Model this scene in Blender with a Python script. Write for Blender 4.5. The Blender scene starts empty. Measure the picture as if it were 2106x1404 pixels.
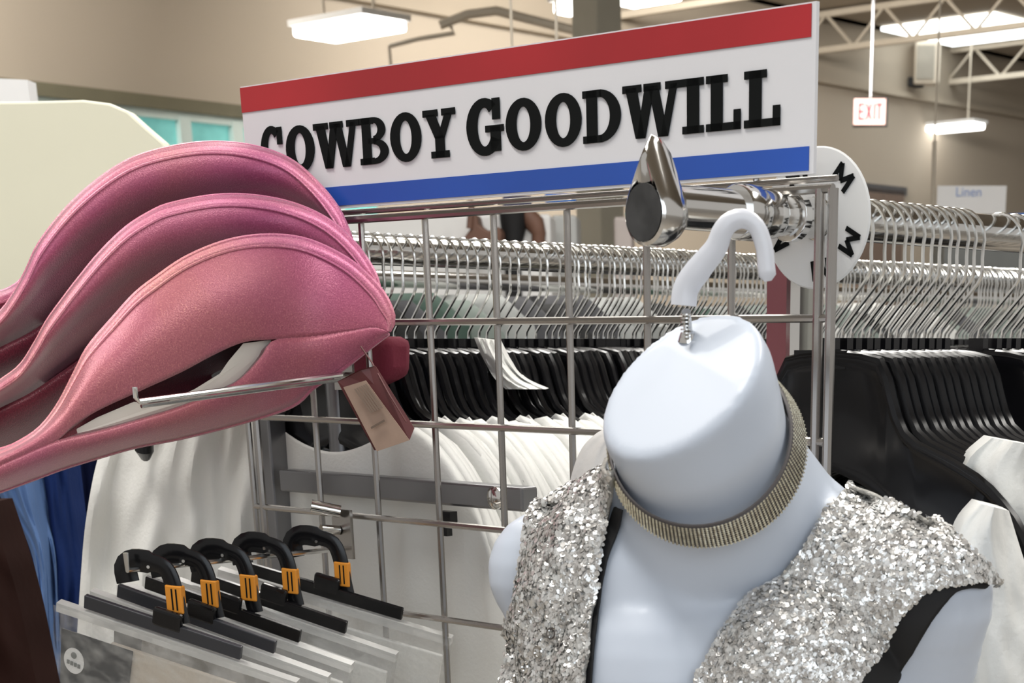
import bpy, bmesh, math, random
from math import sin, cos, pi, radians, sqrt, atan2
from mathutils import Vector, Matrix, noise
from mathutils.bvhtree import BVHTree
random.seed(7)
S = bpy.context.scene
C = S.collection
# ------------------------------------------------------------------ camera, world, lights, exposure
CAMZ = 1.55
PITCH = math.atan(1270/3580)
cd = bpy.data.cameras.new('camera'); cam = bpy.data.objects.new('camera', cd); C.objects.link(cam)
cam.location = (0, 0, CAMZ); cam.rotation_euler = (pi/2-PITCH, 0, 0)
cd.sensor_width = 36; cd.lens = 3580/2106*36
cd.shift_x = (1053-1450)/2106; cd.shift_y = (1970-702)/2106
cd.clip_start = 0.05; cd.clip_end = 200
cd.dof.use_dof = True; cd.dof.focus_distance = 1.30; cd.dof.aperture_fstop = 20
S.camera = cam
S.view_settings.view_transform = 'Standard'; S.view_settings.look = 'None'
S.view_settings.gamma = 1; S.view_settings.use_curve_mapping = False
S.view_settings.exposure = 0.0
w = bpy.data.worlds.new('world'); S.world = w; w.use_nodes = True
bg = w.node_tree.nodes['Background']; bg.inputs[0].default_value = (1.0, .965, .92, 1); bg.inputs[1].default_value = .5

def area(name, loc, size, power, col, target=None):
    l = bpy.data.lights.new(name, 'AREA'); l.shape = 'RECTANGLE'; l.size = size[0]; l.size_y = size[1]
    l.energy = power; l.color = col
    o = bpy.data.objects.new(name, l); C.objects.link(o); o.location = loc
    if target is not None:
        d = Vector(target)-Vector(loc); o.rotation_euler = d.to_track_quat('-Z', 'Y').to_euler()
    return o
# rows of shop lights overhead and the shop front's daylight behind the camera
area('shop_light', (-1.2, .9, 4.2), (3.0, .5), 92, (1, .97, .92), (-.3, 1.4, 1.3))
area('shop_light', (1.8, 2.2, 4.2), (3.0, .5), 92, (1, .97, .92), (.3, 1.6, 1.3))
area('shop_light', (-.6, 4.2, 4.2), (3.0, .5), 90, (1, .97, .92), (-.2, 2.0, 1.3))
area('shop_light', (-8, 13, 4.8), (7, 2), 620, (1, .95, .88), (-7.5, 17, 1.5))
area('shop_light', (.5, 15.5, 5.05), (4, 1.2), 800, (1, .95, .88), (2.5, 24.5, 1.8))
area('shopfront_daylight', (.8, -2.6, 2.6), (3.2, 2.2), 42, (.80, .90, 1.0), (0, 1.2, 1.3))

# ------------------------------------------------------------------ projections
SP, CP = sin(PITCH), cos(PITCH)
def ray(px, py):
    a = (px-1450)/3580; u = (1970-py)/3580; k = CP+SP*u
    return Vector((a/k, 1, (-SP+CP*u)/k))
CAM = Vector((0, 0, CAMZ))
def P(px, py, Y): return CAM+ray(px, py)*Y
G0 = Vector((-.125, 1.36, 0)); GD = Vector((.761, -.649, 0)).normalized(); ND = Vector((.649, .761, 0)).normalized()
RG = atan2(GD.y, GD.x)
def GP(px, py, off=0.0):        # point on the vertical plane of the wire grid, off metres behind it
    r = ray(px, py); p0 = G0+ND*off
    t = p0.dot(ND)/r.dot(ND)
    return CAM+r*t
def gu(px, off=0.0, py=400): return (GP(px, py, off)-G0).dot(GD)
RZ = CAMZ+.0757
def R1(s): return Vector((.0478, 1.213, RZ))+ND*s
def R2(s): return Vector((-.145, 1.84, RZ))+ND*s

# ------------------------------------------------------------------ materials
def mat(name, col, rough=.5, metal=0, bump=0, bscale=50, var=0, vscale=8, spec=.5, coat=0, trans=0, alpha=1, sheen=0, emit=None, estr=0):
    m = bpy.data.materials.new(name); m.use_nodes = True; nt = m.node_tree; N = nt.nodes; L = nt.links
    b = N['Principled BSDF']
    b.inputs['Base Color'].default_value = (*col, 1); b.inputs['Roughness'].default_value = rough
    b.inputs['Metallic'].default_value = metal; b.inputs['Specular IOR Level'].default_value = spec
    b.inputs['Coat Weight'].default_value = coat; b.inputs['Transmission Weight'].default_value = trans
    b.inputs['Alpha'].default_value = alpha; b.inputs['Sheen Weight'].default_value = sheen
    if emit: b.inputs['Emission Color'].default_value = (*emit, 1); b.inputs['Emission Strength'].default_value = estr
    tc = N.new('ShaderNodeTexCoord')
    if var:
        n = N.new('ShaderNodeTexNoise'); n.inputs['Scale'].default_value = vscale; n.inputs['Detail'].default_value = 4
        r = N.new('ShaderNodeValToRGB'); r.color_ramp.elements[0].position = .3; r.color_ramp.elements[1].position = .7
        r.color_ramp.elements[0].color = (*[max(0, c*(1-var)) for c in col], 1)
        r.color_ramp.elements[1].color = (*[min(1, c*(1+var)) for c in col], 1)
        L.new(tc.outputs['Object'], n.inputs['Vector']); L.new(n.outputs['Fac'], r.inputs['Fac']); L.new(r.outputs['Color'], b.inputs['Base Color'])
    if bump:
        n = N.new('ShaderNodeTexNoise'); n.inputs['Scale'].default_value = bscale; n.inputs['Detail'].default_value = 3
        bp = N.new('ShaderNodeBump'); bp.inputs['Strength'].default_value = bump; bp.inputs['Distance'].default_value = .002
        L.new(tc.outputs['Object'], n.inputs['Vector']); L.new(n.outputs['Fac'], bp.inputs['Height']); L.new(bp.outputs['Normal'], b.inputs['Normal'])
    return m
M = {}
M['chrome'] = mat('chrome', (.72, .71, .69), .13, 1, var=.05)
M['wire'] = mat('chrome_wire', (.43, .41, .39), .25, 1, var=.06)
M['steel'] = mat('dull_steel', (.24, .24, .25), .32, .85, var=.1)
M['hookwire'] = mat('hanger_wire', (.78, .78, .76), .2, 1, var=.05)
M['black'] = mat('black_plastic', (.006, .006, .007), .20, var=.1, spec=.35)
M['black_matte'] = mat('black_matte', (.007, .007, .008), .7, var=.1)
M['graybar'] = mat('charcoal_plastic', (.035, .037, .045), .35, var=.1)
M['white_cloth'] = mat('white_cloth', (.78, .78, .75), .85, bump=.25, bscale=260, var=.03, sheen=.2)
M['white_plastic'] = mat('white_plastic', (.72, .74, .80), .28, coat=.2, var=.02)
M['mann'] = mat('pearl_white_plastic', (.60, .66, .76), .42, coat=.1, var=.015)
M['maroon'] = mat('maroon_cloth', (.15, .012, .03), .85, bump=.25, bscale=260, var=.15)
M['blue'] = mat('blue_cloth', (.010, .026, .11), .9, bump=.3, bscale=200, var=.2, spec=.15)
M['lblue'] = mat('light_blue_cloth', (.085, .165, .36), .85, bump=.3, bscale=200, var=.15)
M['navy'] = mat('navy_cloth', (.006, .010, .04), .9, bump=.3, bscale=200, var=.25, spec=.1)
M['brown'] = mat('dark_brown_cloth', (.022, .009, .007), .95, bump=.2, bscale=150, var=.2, spec=.08)
M['beige'] = mat('beige_wall_paint', (.43, .375, .305), .9, bump=.1, bscale=30, var=.04, vscale=.4)
M['ceil'] = mat('painted_ceiling', (.36, .31, .245), .9, var=.06, vscale=.5)
M['floor'] = mat('floor_tile', (.42, .38, .33), .35, var=.08, vscale=2)
M['truss'] = mat('truss_paint', (.56, .50, .41), .7, var=.04)
M['cream'] = mat('cream_panel', (.80, .78, .62), .55, var=.02)
M['white'] = mat('white_card', (.80, .80, .79), .6, var=.02)
M['signwhite'] = mat('sign_card', (.72, .72, .745), .5, var=.015)
M['signred'] = mat('sign_red', (.40, .02, .026), .4, var=.15, vscale=5)
M['signblue'] = mat('sign_blue', (.02, .085, .42), .4, var=.12, vscale=5)
M['ink'] = mat('printed_ink', (.010, .011, .011), .9, var=.1, spec=.05)
M['lamp'] = mat('lit_tube', (1, 1, 1), .5, emit=(1, .98, .93), estr=7, var=.01)
M['skyl'] = mat('skylight_glow', (1, 1, 1), .5, emit=(.95, 1, 1), estr=3.2, var=.01)
M['exit'] = mat('exit_glass', (.9, .55, .5), .5, emit=(1, .55, .5), estr=.45, var=.02)
M['exitred'] = mat('exit_letters', (.8, .05, .07), .5, emit=(1, .04, .08), estr=.5, var=.02)
M['glass_teal'] = mat('window_view', (.16, .42, .40), .2, emit=(.17, .50, .46), estr=.55, var=.5, vscale=2.5)
M['frame_w'] = mat('window_frame', (.62, .74, .72), .5, var=.03)
M['door'] = mat('brown_door', (.20, .145, .115), .6, var=.05)
M['orange'] = mat('orange_label', (.72, .27, .02), .5, var=.05)
M['tag'] = mat('kraft_tag', (.36, .25, .19), .6, var=.12, vscale=40)
M['tagred'] = mat('tag_back', (.11, .025, .025), .5, var=.12, vscale=40)
M['brownobj'] = mat('brown_leather', (.15, .075, .05), .6, var=.2)
M['fixblue'] = mat('blue_panel', (.01, .11, .42), .5, var=.05)
M['text_blue'] = mat('pale_blue_ink', (.40, .50, .78), .5, var=.05)
M['postmaroon'] = mat('maroon_board', (.15, .045, .055), .5, var=.1)
M['cream_pack'] = mat('cream_fabric', (.60, .54, .46), .8, bump=.2, bscale=200, var=.03)
def clear_mat():
    m = bpy.data.materials.new('clear_film'); m.use_nodes = True; nt = m.node_tree; N = nt.nodes; L = nt.links
    b = N['Principled BSDF']; b.inputs['Base Color'].default_value = (.9, .9, .88, 1); b.inputs['Roughness'].default_value = .12
    n = N.new('ShaderNodeTexNoise'); n.inputs['Scale'].default_value = 14; n.inputs['Detail'].default_value = 3
    mr = N.new('ShaderNodeMapRange'); mr.inputs[1].default_value = .4; mr.inputs[2].default_value = .7; mr.inputs[3].default_value = .04; mr.inputs[4].default_value = .20
    bp = N.new('ShaderNodeBump'); bp.inputs['Strength'].default_value = .6; bp.inputs['Distance'].default_value = .004
    L.new(n.outputs['Fac'], mr.inputs[0]); L.new(mr.outputs[0], b.inputs['Alpha']); L.new(n.outputs['Fac'], bp.inputs['Height']); L.new(bp.outputs['Normal'], b.inputs['Normal'])
    return m
M['film'] = clear_mat()
M['seal'] = mat('milky_film', (.72, .72, .70), .3, alpha=.6, var=.1, vscale=30)
def pink_mat(name, base, dark):
    m = bpy.data.materials.new(name); m.use_nodes = True; nt = m.node_tree; N = nt.nodes; L = nt.links
    b = N['Principled BSDF']; b.inputs['Roughness'].default_value = .42; b.inputs['Sheen Weight'].default_value = .35
    b.inputs['Metallic'].default_value = .15
    tc = N.new('ShaderNodeTexCoord')
    n1 = N.new('ShaderNodeTexNoise'); n1.inputs['Scale'].default_value = 900; n1.inputs['Detail'].default_value = 2
    n2 = N.new('ShaderNodeTexNoise'); n2.inputs['Scale'].default_value = 7; n2.inputs['Detail'].default_value = 2
    r1 = N.new('ShaderNodeValToRGB'); e = r1.color_ramp.elements
    e[0].position = .30; e[0].color = (*dark, 1); e[1].position = .60; e[1].color = (*base, 1)
    x = e.new(.78); x.color = (min(1, base[0]*1.35), base[1]*2.0, base[2]*1.4, 1)
    r2 = N.new('ShaderNodeValToRGB'); e = r2.color_ramp.elements
    e[0].position = .35; e[0].color = (1, .85, 1.0, 1); e[1].position = .65; e[1].color = (1, 1.2, .74, 1)
    mx = N.new('ShaderNodeMix'); mx.data_type = 'RGBA'; mx.blend_type = 'MULTIPLY'; mx.inputs[0].default_value = 1
    bp = N.new('ShaderNodeBump'); bp.inputs['Strength'].default_value = .35; bp.inputs['Distance'].default_value = .001
    for n in (n1, n2): L.new(tc.outputs['Object'], n.inputs['Vector'])
    L.new(n1.outputs['Fac'], r1.inputs[0]); L.new(n2.outputs['Fac'], r2.inputs[0])
    L.new(r1.outputs[0], mx.inputs['A']); L.new(r2.outputs[0], mx.inputs['B']); L.new(mx.outputs['Result'], b.inputs['Base Color'])
    L.new(n1.outputs['Fac'], bp.inputs['Height']); L.new(bp.outputs['Normal'], b.inputs['Normal'])
    return m
M['pink'] = pink_mat('pink_glitter_vinyl', (.46, .11, .215), (.36, .075, .16))
M['pinktrim'] = pink_mat('pink_binding', (.66, .22, .35), (.52, .14, .26))
M['pinkshade'] = pink_mat('hat_inner_shade', (.20, .02, .05), (.12, .01, .03))  # darker copy of the hat pink, colouring in the shade inside the hats
def sequin_mat():
    m = bpy.data.materials.new('silver_sequin'); m.use_nodes = True; nt = m.node_tree; N = nt.nodes; L = nt.links
    b = N['Principled BSDF']; b.inputs['Metallic'].default_value = .62; b.inputs['Roughness'].default_value = .25
    tc = N.new('ShaderNodeTexCoord'); v = N.new('ShaderNodeTexVoronoi'); v.inputs['Scale'].default_value = 230
    r = N.new('ShaderNodeValToRGB'); e = r.color_ramp.elements
    e[0].color = (.50, .49, .47, 1); e[1].color = (.86, .87, .86, 1); e[0].position = .1; e[1].position = .8
    x = e.new(.45); x.color = (.74, .73, .71, 1)
    L.new(tc.outputs['Object'], v.inputs['Vector']); L.new(v.outputs['Color'], r.inputs[0]); L.new(r.outputs[0], b.inputs['Base Color'])
    return m
M['sequin'] = sequin_mat()
M['sequinbase'] = mat('silver_mesh_cloth', (.42, .41, .38), .5, .3, bump=.6, bscale=500, var=.25, vscale=150)
M['rhine'] = mat('rhinestone', (.85, .78, .62), .1, .85, var=.35, vscale=350)
M['bandback'] = mat('choker_backing', (.09, .08, .08), .5, var=.1)

# ------------------------------------------------------------------ mesh helpers
class MB:
    def __init__(s): s.v = []; s.f = []
    def add(s, vs, fs):
        k = len(s.v); s.v += [Vector(v) for v in vs]; s.f += [tuple(i+k for i in f) for f in fs]; return s
    def box(s, c, h, ax=None):
        ax = ax or (Vector((1, 0, 0)), Vector((0, 1, 0)), Vector((0, 0, 1))); c = Vector(c)
        vs = [c+ax[0]*h[0]*a+ax[1]*h[1]*b+ax[2]*h[2]*d for a in (-1, 1) for b in (-1, 1) for d in (-1, 1)]
        return s.add(vs, [(0, 1, 3, 2), (4, 6, 7, 5), (0, 4, 5, 1), (2, 3, 7, 6), (0, 2, 6, 4), (1, 5, 7, 3)])
    def tube(s, pts, r, n=8, flat=None, cap=True):
        pts = [Vector(p) for p in pts]; rs = r if isinstance(r, (list, tuple)) else [r]*len(pts)
        ref = None; vs = []
        for i, p in enumerate(pts):
            t = (pts[min(i+1, len(pts)-1)]-pts[max(i-1, 0)]).normalized()
            if ref is None:
                ref = Vector((0, 0, 1)) if abs(t.z) < .9 else Vector((1, 0, 0))
                if flat is not None: ref = Vector(flat)
            a = (ref-t*ref.dot(t)).normalized(); ref = a; b = t.cross(a)
            ra, rb = rs[i] if isinstance(rs[i], tuple) else (rs[i], rs[i])
            vs += [p+a*cos(2*pi*k/n)*ra+b*sin(2*pi*k/n)*rb for k in range(n)]
        fs = []
        for i in range(len(pts)-1):
            for k in range(n): fs.append((i*n+k, i*n+(k+1) % n, (i+1)*n+(k+1) % n, (i+1)*n+k))
        if cap: fs.append(tuple(range(n-1, -1, -1))); fs.append(tuple((len(pts)-1)*n+k for k in range(n)))
        return s.add(vs, fs)
    def poly(s, pts, d):            # extrude planar polygon by vector d
        pts = [Vector(p) for p in pts]; n = len(pts); d = Vector(d)
        return s.add(pts+[p+d for p in pts], [tuple(range(n-1, -1, -1)), tuple(range(n, 2*n))]+[(i, (i+1) % n, n+(i+1) % n, n+i) for i in range(n)])
    def grid(s, rows, closeu=False):
        nu = len(rows[0]); vs = [v for r in rows for v in r]; fs = []
        for i in range(len(rows)-1):
            for k in range(nu if closeu else nu-1):
                fs.append((i*nu+k, i*nu+(k+1) % nu, (i+1)*nu+(k+1) % nu, (i+1)*nu+k))
        return s.add(vs, fs)
    def obj(s, name, m, parent=None, smooth=True, solid=0, bevel=0, sub=0, offs=0):
        me = bpy.data.meshes.new(name)
        o = bpy.data.objects.new(name, me); C.objects.link(o)
        vs = s.v
        if parent is None:
            c = sum(vs, Vector())/max(1, len(vs)); vs = [v-c for v in vs]; o.location = c
        elif parent.get('_w'):
            inv = parent['_inv'] if False else parent.matrix_basis.inverted(); vs = [inv@v for v in vs]
        me.from_pydata(vs, [], s.f); me.update()
        bm = bmesh.new(); bm.from_mesh(me); bmesh.ops.recalc_face_normals(bm, faces=bm.faces); bm.to_mesh(me); bm.free()
        if parent: o.parent = parent
        me.materials.append(m)
        if smooth:
            me.shade_smooth()
            try: me.set_sharp_from_angle(angle=radians(42))
            except Exception: pass
        if bevel:
            b = o.modifiers.new('bevel', 'BEVEL'); b.width = bevel; b.segments = 2; b.limit_method = 'ANGLE'
        if solid:
            b = o.modifiers.new('solid', 'SOLIDIFY'); b.thickness = solid; b.offset = offs
        if sub:
            b = o.modifiers.new('sub', 'SUBSURF'); b.levels = sub; b.render_levels = sub
        return o
def thing(name, label, cat, loc=(0, 0, 0), rz=0, group=None, world=False):
    o = bpy.data.objects.new(name, None); C.objects.link(o); o.empty_display_size = .05
    o.location = loc; o.rotation_euler = (0, 0, rz)
    tag(o, label, cat, group)
    if world: o['_w'] = 1     # children are given in world coordinates
    return o
def tag(o, label, cat, group=None, kind=None):
    o['label'] = label; o['category'] = cat
    if group: o['group'] = group
    if kind: o['kind'] = kind
    return o
def st(o): o['kind'] = 'structure'; return o
def dup(root, loc, label=None, group=None, rot=None):
    r = root.copy(); C.objects.link(r); r.location = loc
    if rot is not None: r.rotation_euler = rot
    if label: r['label'] = label
    if group: r['group'] = group
    for ch in list(root.children):
        c = ch.copy(); C.objects.link(c); c.parent = r
        for gch in ch.children:
            d = gch.copy(); C.objects.link(d); d.parent = c
    return r
def cr(pts, n):                 # smooth curve through points, resampled by arc length
    pts = [Vector(p) for p in pts]
    out = []
    for i in range(len(pts)-1):
        p0, p1, p2, p3 = pts[max(i-1, 0)], pts[i], pts[i+1], pts[min(i+2, len(pts)-1)]
        for k in range(12):
            t = k/12
            out.append(.5*((2*p1)+(p2-p0)*t+(2*p0-5*p1+4*p2-p3)*t*t+(3*p1-p0-3*p2+p3)*t**3))
    out.append(pts[-1])
    d = [0]
    for a, b in zip(out, out[1:]): d.append(d[-1]+(b-a).length)
    res = []; j = 0
    for k in range(n):
        x = d[-1]*k/(n-1)
        while j < len(d)-2 and d[j+1] < x: j += 1
        f = (x-d[j])/max(1e-9, d[j+1]-d[j]); res.append(out[j].lerp(out[j+1], min(1, max(0, f))))
    return res
def interp(x, tab):
    if x <= tab[0][0]: return tab[0][1]
    for (a, b), (c, d) in zip(tab, tab[1:]):
        if x <= c: return b+(d-b)*(x-a)/(c-a)
    return tab[-1][1]
Z3 = Vector((0, 0, 1)); GAX = (GD, ND, Z3)

# ------------------------------------------------------------------ room
WP = Vector((2.9, 25, 0)); HC = 5.15
def WPT(px, py, off=0):      # point on the long back wall, off metres in front
    r = ray(px, py); n = GD; p0 = WP+GD*off
    return CAM+r*(p0.dot(n)/r.dot(n))
m = MB(); m.box(WP+GD*-.15+ND*0+Z3*HC/2, (.15, 24, HC/2), (GD, ND, Z3)); st(m.obj('wall_back', M['beige'], smooth=False))
m = MB(); m.box((0, 14, -.05), (26, 22, .05)); st(m.obj('floor', M['floor'], smooth=False))
m = MB(); m.box(WP+GD*-.1+Z3*(HC+.06)+GD*0, (.3, 24, .05), GAX); m.box(WP+GD*9+Z3*(HC+.06), (9.2, 24, .05), GAX); st(m.obj('ceiling', M['ceil'], smooth=False))
m = MB(); m.box(WP+GD*.06+Z3*4.48, (.06, 24, .03), GAX); m.box(WP+GD*.03+Z3*(4.52+HC)/2, (.03, 24, (HC-4.52)/2), GAX)
st(m.obj('trim_1', M['ceil'], smooth=False))
# open-web roof joists in the top right corner
for i in range(7):
    s0 = -6+i*3.2
    t = thing('roof_joist', 'open web steel roof joist under the ceiling, %s' % ('nearest row' if i == 0 else 'row %s beams further back' % ('one', 'two', 'three', 'four', 'five', 'six')[i-1]), 'roof joist', world=True)
    base = WP+ND*s0; m = MB()
    for z in (HC-.05, HC-.42): m.box(base+GD*9+Z3*z, (9, .035, .03), GAX)
    m.obj('chord', M['truss'], t, smooth=False)
    m = MB(); n = 44
    for k in range(n):
        a = base+GD*(18*k/n)+Z3*(HC-(.05 if k % 2 else .42)); b = base+GD*(18*(k+1)/n)+Z3*(HC-(.42 if k % 2 else .05)); m.tube([a, b], .018, 5)
    m.obj('web', M['truss'], t)
# skylight
def ceil_pt(px, py, dz=.02):
    r = ray(px, py); return CAM+r*((HC-dz-CAMZ)/r.z)
c = ceil_pt(2000, 62); m = MB(); m.box(c, (.8, .8, .02), GAX); o = m.obj('skylight_panel', M['skyl'], smooth=False); tag(o, 'bright skylight panel between the roof joists at top right', 'skylight')
# clerestory windows
t = bpy.data.objects.new('window_1', None); C.objects.link(t); t['_w'] = 1; st(t)
def wallrect(x0, x1, ytop, h, off, d):
    a = WPT(x0, ytop, off); b = WPT(x1, ytop, off); zt = WPT(400, ytop, off).z if False else a.z
    return a, b
zt = WPT(400, 244).z; zb = zt-.78
sA = (WPT(-150, 244)-WP).dot(ND); sB = (WPT(760, 244)-WP).dot(ND)
m = MB(); 
for z in (zt, zb): m.box(WP+ND*(sA+sB)/2+GD*.04+Z3*z, (.05, (sB-sA)/2, .035), GAX)
k = 0; s = (WPT(368, 260)-WP).dot(ND); step = (WPT(475, 260)-WP).dot(ND)-s
s -= 4*step
while s < sB:
    m.box(WP+ND*s+GD*.05+Z3*(zt+zb)/2, (.05, .055, (zt-zb)/2), GAX); s += step
m.obj('window_frame', M['frame_w'], t, smooth=False)
m = MB(); m.box(WP+ND*(sA+sB)/2+GD*.02+Z3*(zt+zb)/2, (.015, (sB-sA)/2, (zt-zb)/2), GAX); m.obj('pane', M['glass_teal'], t, smooth=False)
m = MB(); m.box(WP+ND*(sA+sB)/2+GD*.07+Z3*(zt+.08), (.07, (sB-sA)/2, .05), GAX); m.obj('window_head', mat('window_head', (.16, .15, .10), .7, var=.05), t, smooth=False)
# lamps
def lamp(px, py, L, W, Y, label):
    c = P(px, py, Y); t = thing('ceiling_lamp', label, 'ceiling lamp', world=True)
    m = MB(); m.box(c-Z3*.02, (L/2, W/2, .035), GAX); m.obj('diffuser', M['lamp'], t, smooth=False, bevel=.02)
    m = MB(); m.box(c+Z3*.035, (L/2+.02, W/2+.02, .02), GAX); m.obj('housing', M['white'], t, smooth=False)
    for k in (-1, 1): m = MB(); m.tube([c+GD*k*L*.35+Z3*.05, c+GD*k*L*.35+Z3*(HC-c.z)], .012, 5); m.obj('suspension_rod', M['truss'], t)
lamp(718, 54, .80, .40, 14.0, 'lit fluorescent lamp at top left of the sign')
lamp(1936, 262, 1.15, .30, 25.0, 'lit fluorescent lamp right of the red exit sign')
lamp(1672, 208, .72, .3, 30.0, 'small distant lit lamp just right of the big sign')
lamp(1322, -14, .45, .3, 13.0, 'lit lamp cut by the top edge right of the column')
lamp(1172, 10, .16, .16, 12.5, 'lit lamp end cut by the top edge left of the column')
# column
m = MB(); c = P(1232, 300, 11.5); m.box((c.x, c.y, HC/2), (.105, .105, HC/2), GAX); o = m.obj('square_column', mat('column_paint', (.58, .56, .47), .7, var=.03), smooth=False, bevel=.01)
tag(o, 'pale square column rising behind the big sign', 'column')
# exit sign
c = P(1790, 231, 19); t = thing('exit_sign', 'red and white lit exit sign hanging from a thin rod', 'sign', world=True)
m = MB(); m.box(c, (.17, .035, .13), (Vector((1, -.12, 0)).normalized(), Vector((.12, 1, 0)).normalized(), Z3)); m.obj('housing', M['black_matte'], t, smooth=False)
m = MB(); m.box(c+Vector((-.012, -.045, 0)), (.155, .012, .115)); m.obj('face', M['exit'], t, smooth=False)
m = MB()
def strokes(m, segs, o, ux, uz, w, d):
    for (x0, z0, x1, z1) in segs:
        a = o+ux*x0+uz*z0; b = o+ux*x1+uz*z1; t_ = (b-a).normalized(); n_ = t_.cross(d).normalized()*w/2
        m.poly([a-n_-t_*w*.3, b-n_+t_*w*.3, b+n_+t_*w*.3, a+n_-t_*w*.3], d)
o0 = c+Vector((-.115, -.062, -.065))
E = [(0, 0, 0, .13), (0, 0, .04, 0), (0, .065, .035, .065), (0, .13, .04, .13)]
X_ = [(.062, 0, .10, .13), (.062, .13, .10, 0)]; I_ = [(.13, 0, .13, .13)]; T_ = [(.17, 0, .17, .13), (.15, .13, .19, .13)]
strokes(m, E+X_+I_+T_, o0, Vector((1.15, 0, 0)), Z3, .02, Vector((0, -.006, 0))); m.obj('lettering', M['exitred'], t, smooth=False)
m = MB(); m.tube([c+Z3*.13, (c.x, c.y, HC)], .014, 5); m.obj('rod', M['steel'], t)
# wall speaker, door
c = WPT(1905, 132, .25); t = thing('wall_speaker', 'small grey box speaker mounted high on the far wall', 'speaker', world=True)
m = MB(); m.box(c, (.16, .16, .24)); m.obj('cabinet', M['truss'], t, smooth=False, bevel=.02)
m = MB(); m.box(c+Vector((-.03, -.17, 0)), (.11, .01, .19)); m.obj('grille', mat('grille_grey', (.28, .26, .22), .9, var=.05), t, smooth=False)
m = MB(); m.box(c+Vector((-.12, .06, -.2)), (.1, .1, .05)); m.obj('bracket', M['black_matte'], t, smooth=False)
a = WPT(1758, 385); b = WPT(1846, 385); m = MB(); h = a.z
t = bpy.data.objects.new('door_1', None); C.objects.link(t); t['_w'] = 1; st(t)
mid = (a+b)/2; sp = (b-a).length/2
for k in (-1, 1):
    m = MB(); m.box(Vector((mid.x, mid.y, h/2))+ND*k*sp*.5+GD*.06, (.05, sp*.49, h/2), GAX); m.obj('door_leaf', M['door'], t, smooth=False)
m = MB(); m.box(Vector((mid.x, mid.y, h))+GD*.05, (.06, sp+.06, .05), GAX); m.obj('door_frame', M['steel'], t, smooth=False)
# pipework near ceiling behind the sign
t = thing('ceiling_pipe', 'beige pipe run with elbow under the ceiling above the big sign', 'pipe', world=True)
m = MB(); Yp = 13.6
m.tube([P(a_, b_, Yp) for a_, b_ in [(905, 52), (960, 30), (1020, 22), (1090, 40), (1180, 62)]], .03, 6)
m.obj('pipe', M['truss'], t)
m = MB(); m.tube([P(a_, b_, Yp) for a_, b_ in [(800, 95), (860, 80), (935, 68), (925, 50)]], .015, 6); m.tube([P(800, 95, Yp), P(804, 140, Yp)], .012, 5)
m.obj('branch_pipe', M['truss'], t)
# hanging white department sign with blue words
Yl = 7.0; t = thing('department_sign', 'white hanging sign with small pale blue word at far right', 'sign', world=True)
m = MB(); a = P(1928, 382, Yl); b = P(2067, 440, Yl); cc = (a+b)/2; m.box(cc, (abs(b.x-a.x)/2, .004, abs(a.z-b.z)/2)); m.obj('board', mat('bright_board', (.95, .95, .95), .5, var=.01), t, smooth=False)
tcv = bpy.data.curves.new('lettering', 'FONT'); tcv.body = 'Linen'; tcv.size = .045; tcv.align_x = 'CENTER'; tcv.extrude = .001
to = bpy.data.objects.new('lettering', tcv); C.objects.link(to); to.rotation_euler = (pi/2, 0, 0); to.location = cc+Vector((-.012, -.007, .012)); bpy.context.view_layer.update()
tm = bpy.data.meshes.new_from_object(to.evaluated_get(bpy.context.evaluated_depsgraph_get())); tm.materials.clear(); tm.materials.append(M['text_blue'])
tq = bpy.data.objects.new('word', tm); C.objects.link(tq); tq.rotation_euler = (pi/2, 0, 0); tq.location = to.location; tq.parent = t; bpy.data.objects.remove(to)
m = MB(); m.tube([P(1922, 290, Yl), P(1918, 434, Yl)], .008, 6); m.tube([P(1918, 436, Yl), cc+Vector((-.1, 0, -.055))], .006, 5); m.tube([P(1922, 290, Yl), Vector((P(1922, 290, Yl).x, Yl, HC))], .004, 5); m.obj('rod', M['truss'], t)
# blue fixture top
t = thing('display_fixture', 'dark fixture with bright blue header behind the right rail', 'display fixture', world=True)
m = MB(); a = P(1945, 448, 5.5); b = P(2200, 432, 5.5); m.poly([a, b, b-Z3*.06, a-Z3*.06], (0, .3, 0)); m.obj('header', M['fixblue'], t, smooth=False)
m = MB(); m.poly([a-Z3*.06, b-Z3*.06, (b.x, b.y, 0), (a.x, a.y, 0)], (0, .3, 0)); m.obj('case', mat('dark_case', (.12, .125, .12), .6, var=.1), t, smooth=False)
# cream board and white box on the left
m = MB(); Yc = 2.35
out = [(-260, 212), (60, 208), (170, 205), (225, 212), (262, 228), (300, 262), (335, 292), (352, 320), (360, 380), (362, 700), (-260, 700)]
m.poly([P(a_, b_, Yc) for a_, b_ in out], (0, .03, 0)); o = m.obj('cream_display_board', M['cream'], smooth=False, bevel=.003)
tag(o, 'large cream board with rounded corner behind the pink hats', 'display board')
m = MB(); a = P(-120, 158, 3.2); b = P(58, 212, 3.2); m.poly([P(-120, 156, 3.2), P(56, 164, 3.2), P(62, 214, 3.2), P(-120, 214, 3.2)], (0, .04, 0)); o = m.obj('white_sign_board', mat('white_board', (.9, .9, .9), .5, var=.01), smooth=False)
tag(o, 'bright white board at the left edge above the cream board', 'sign')
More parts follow.
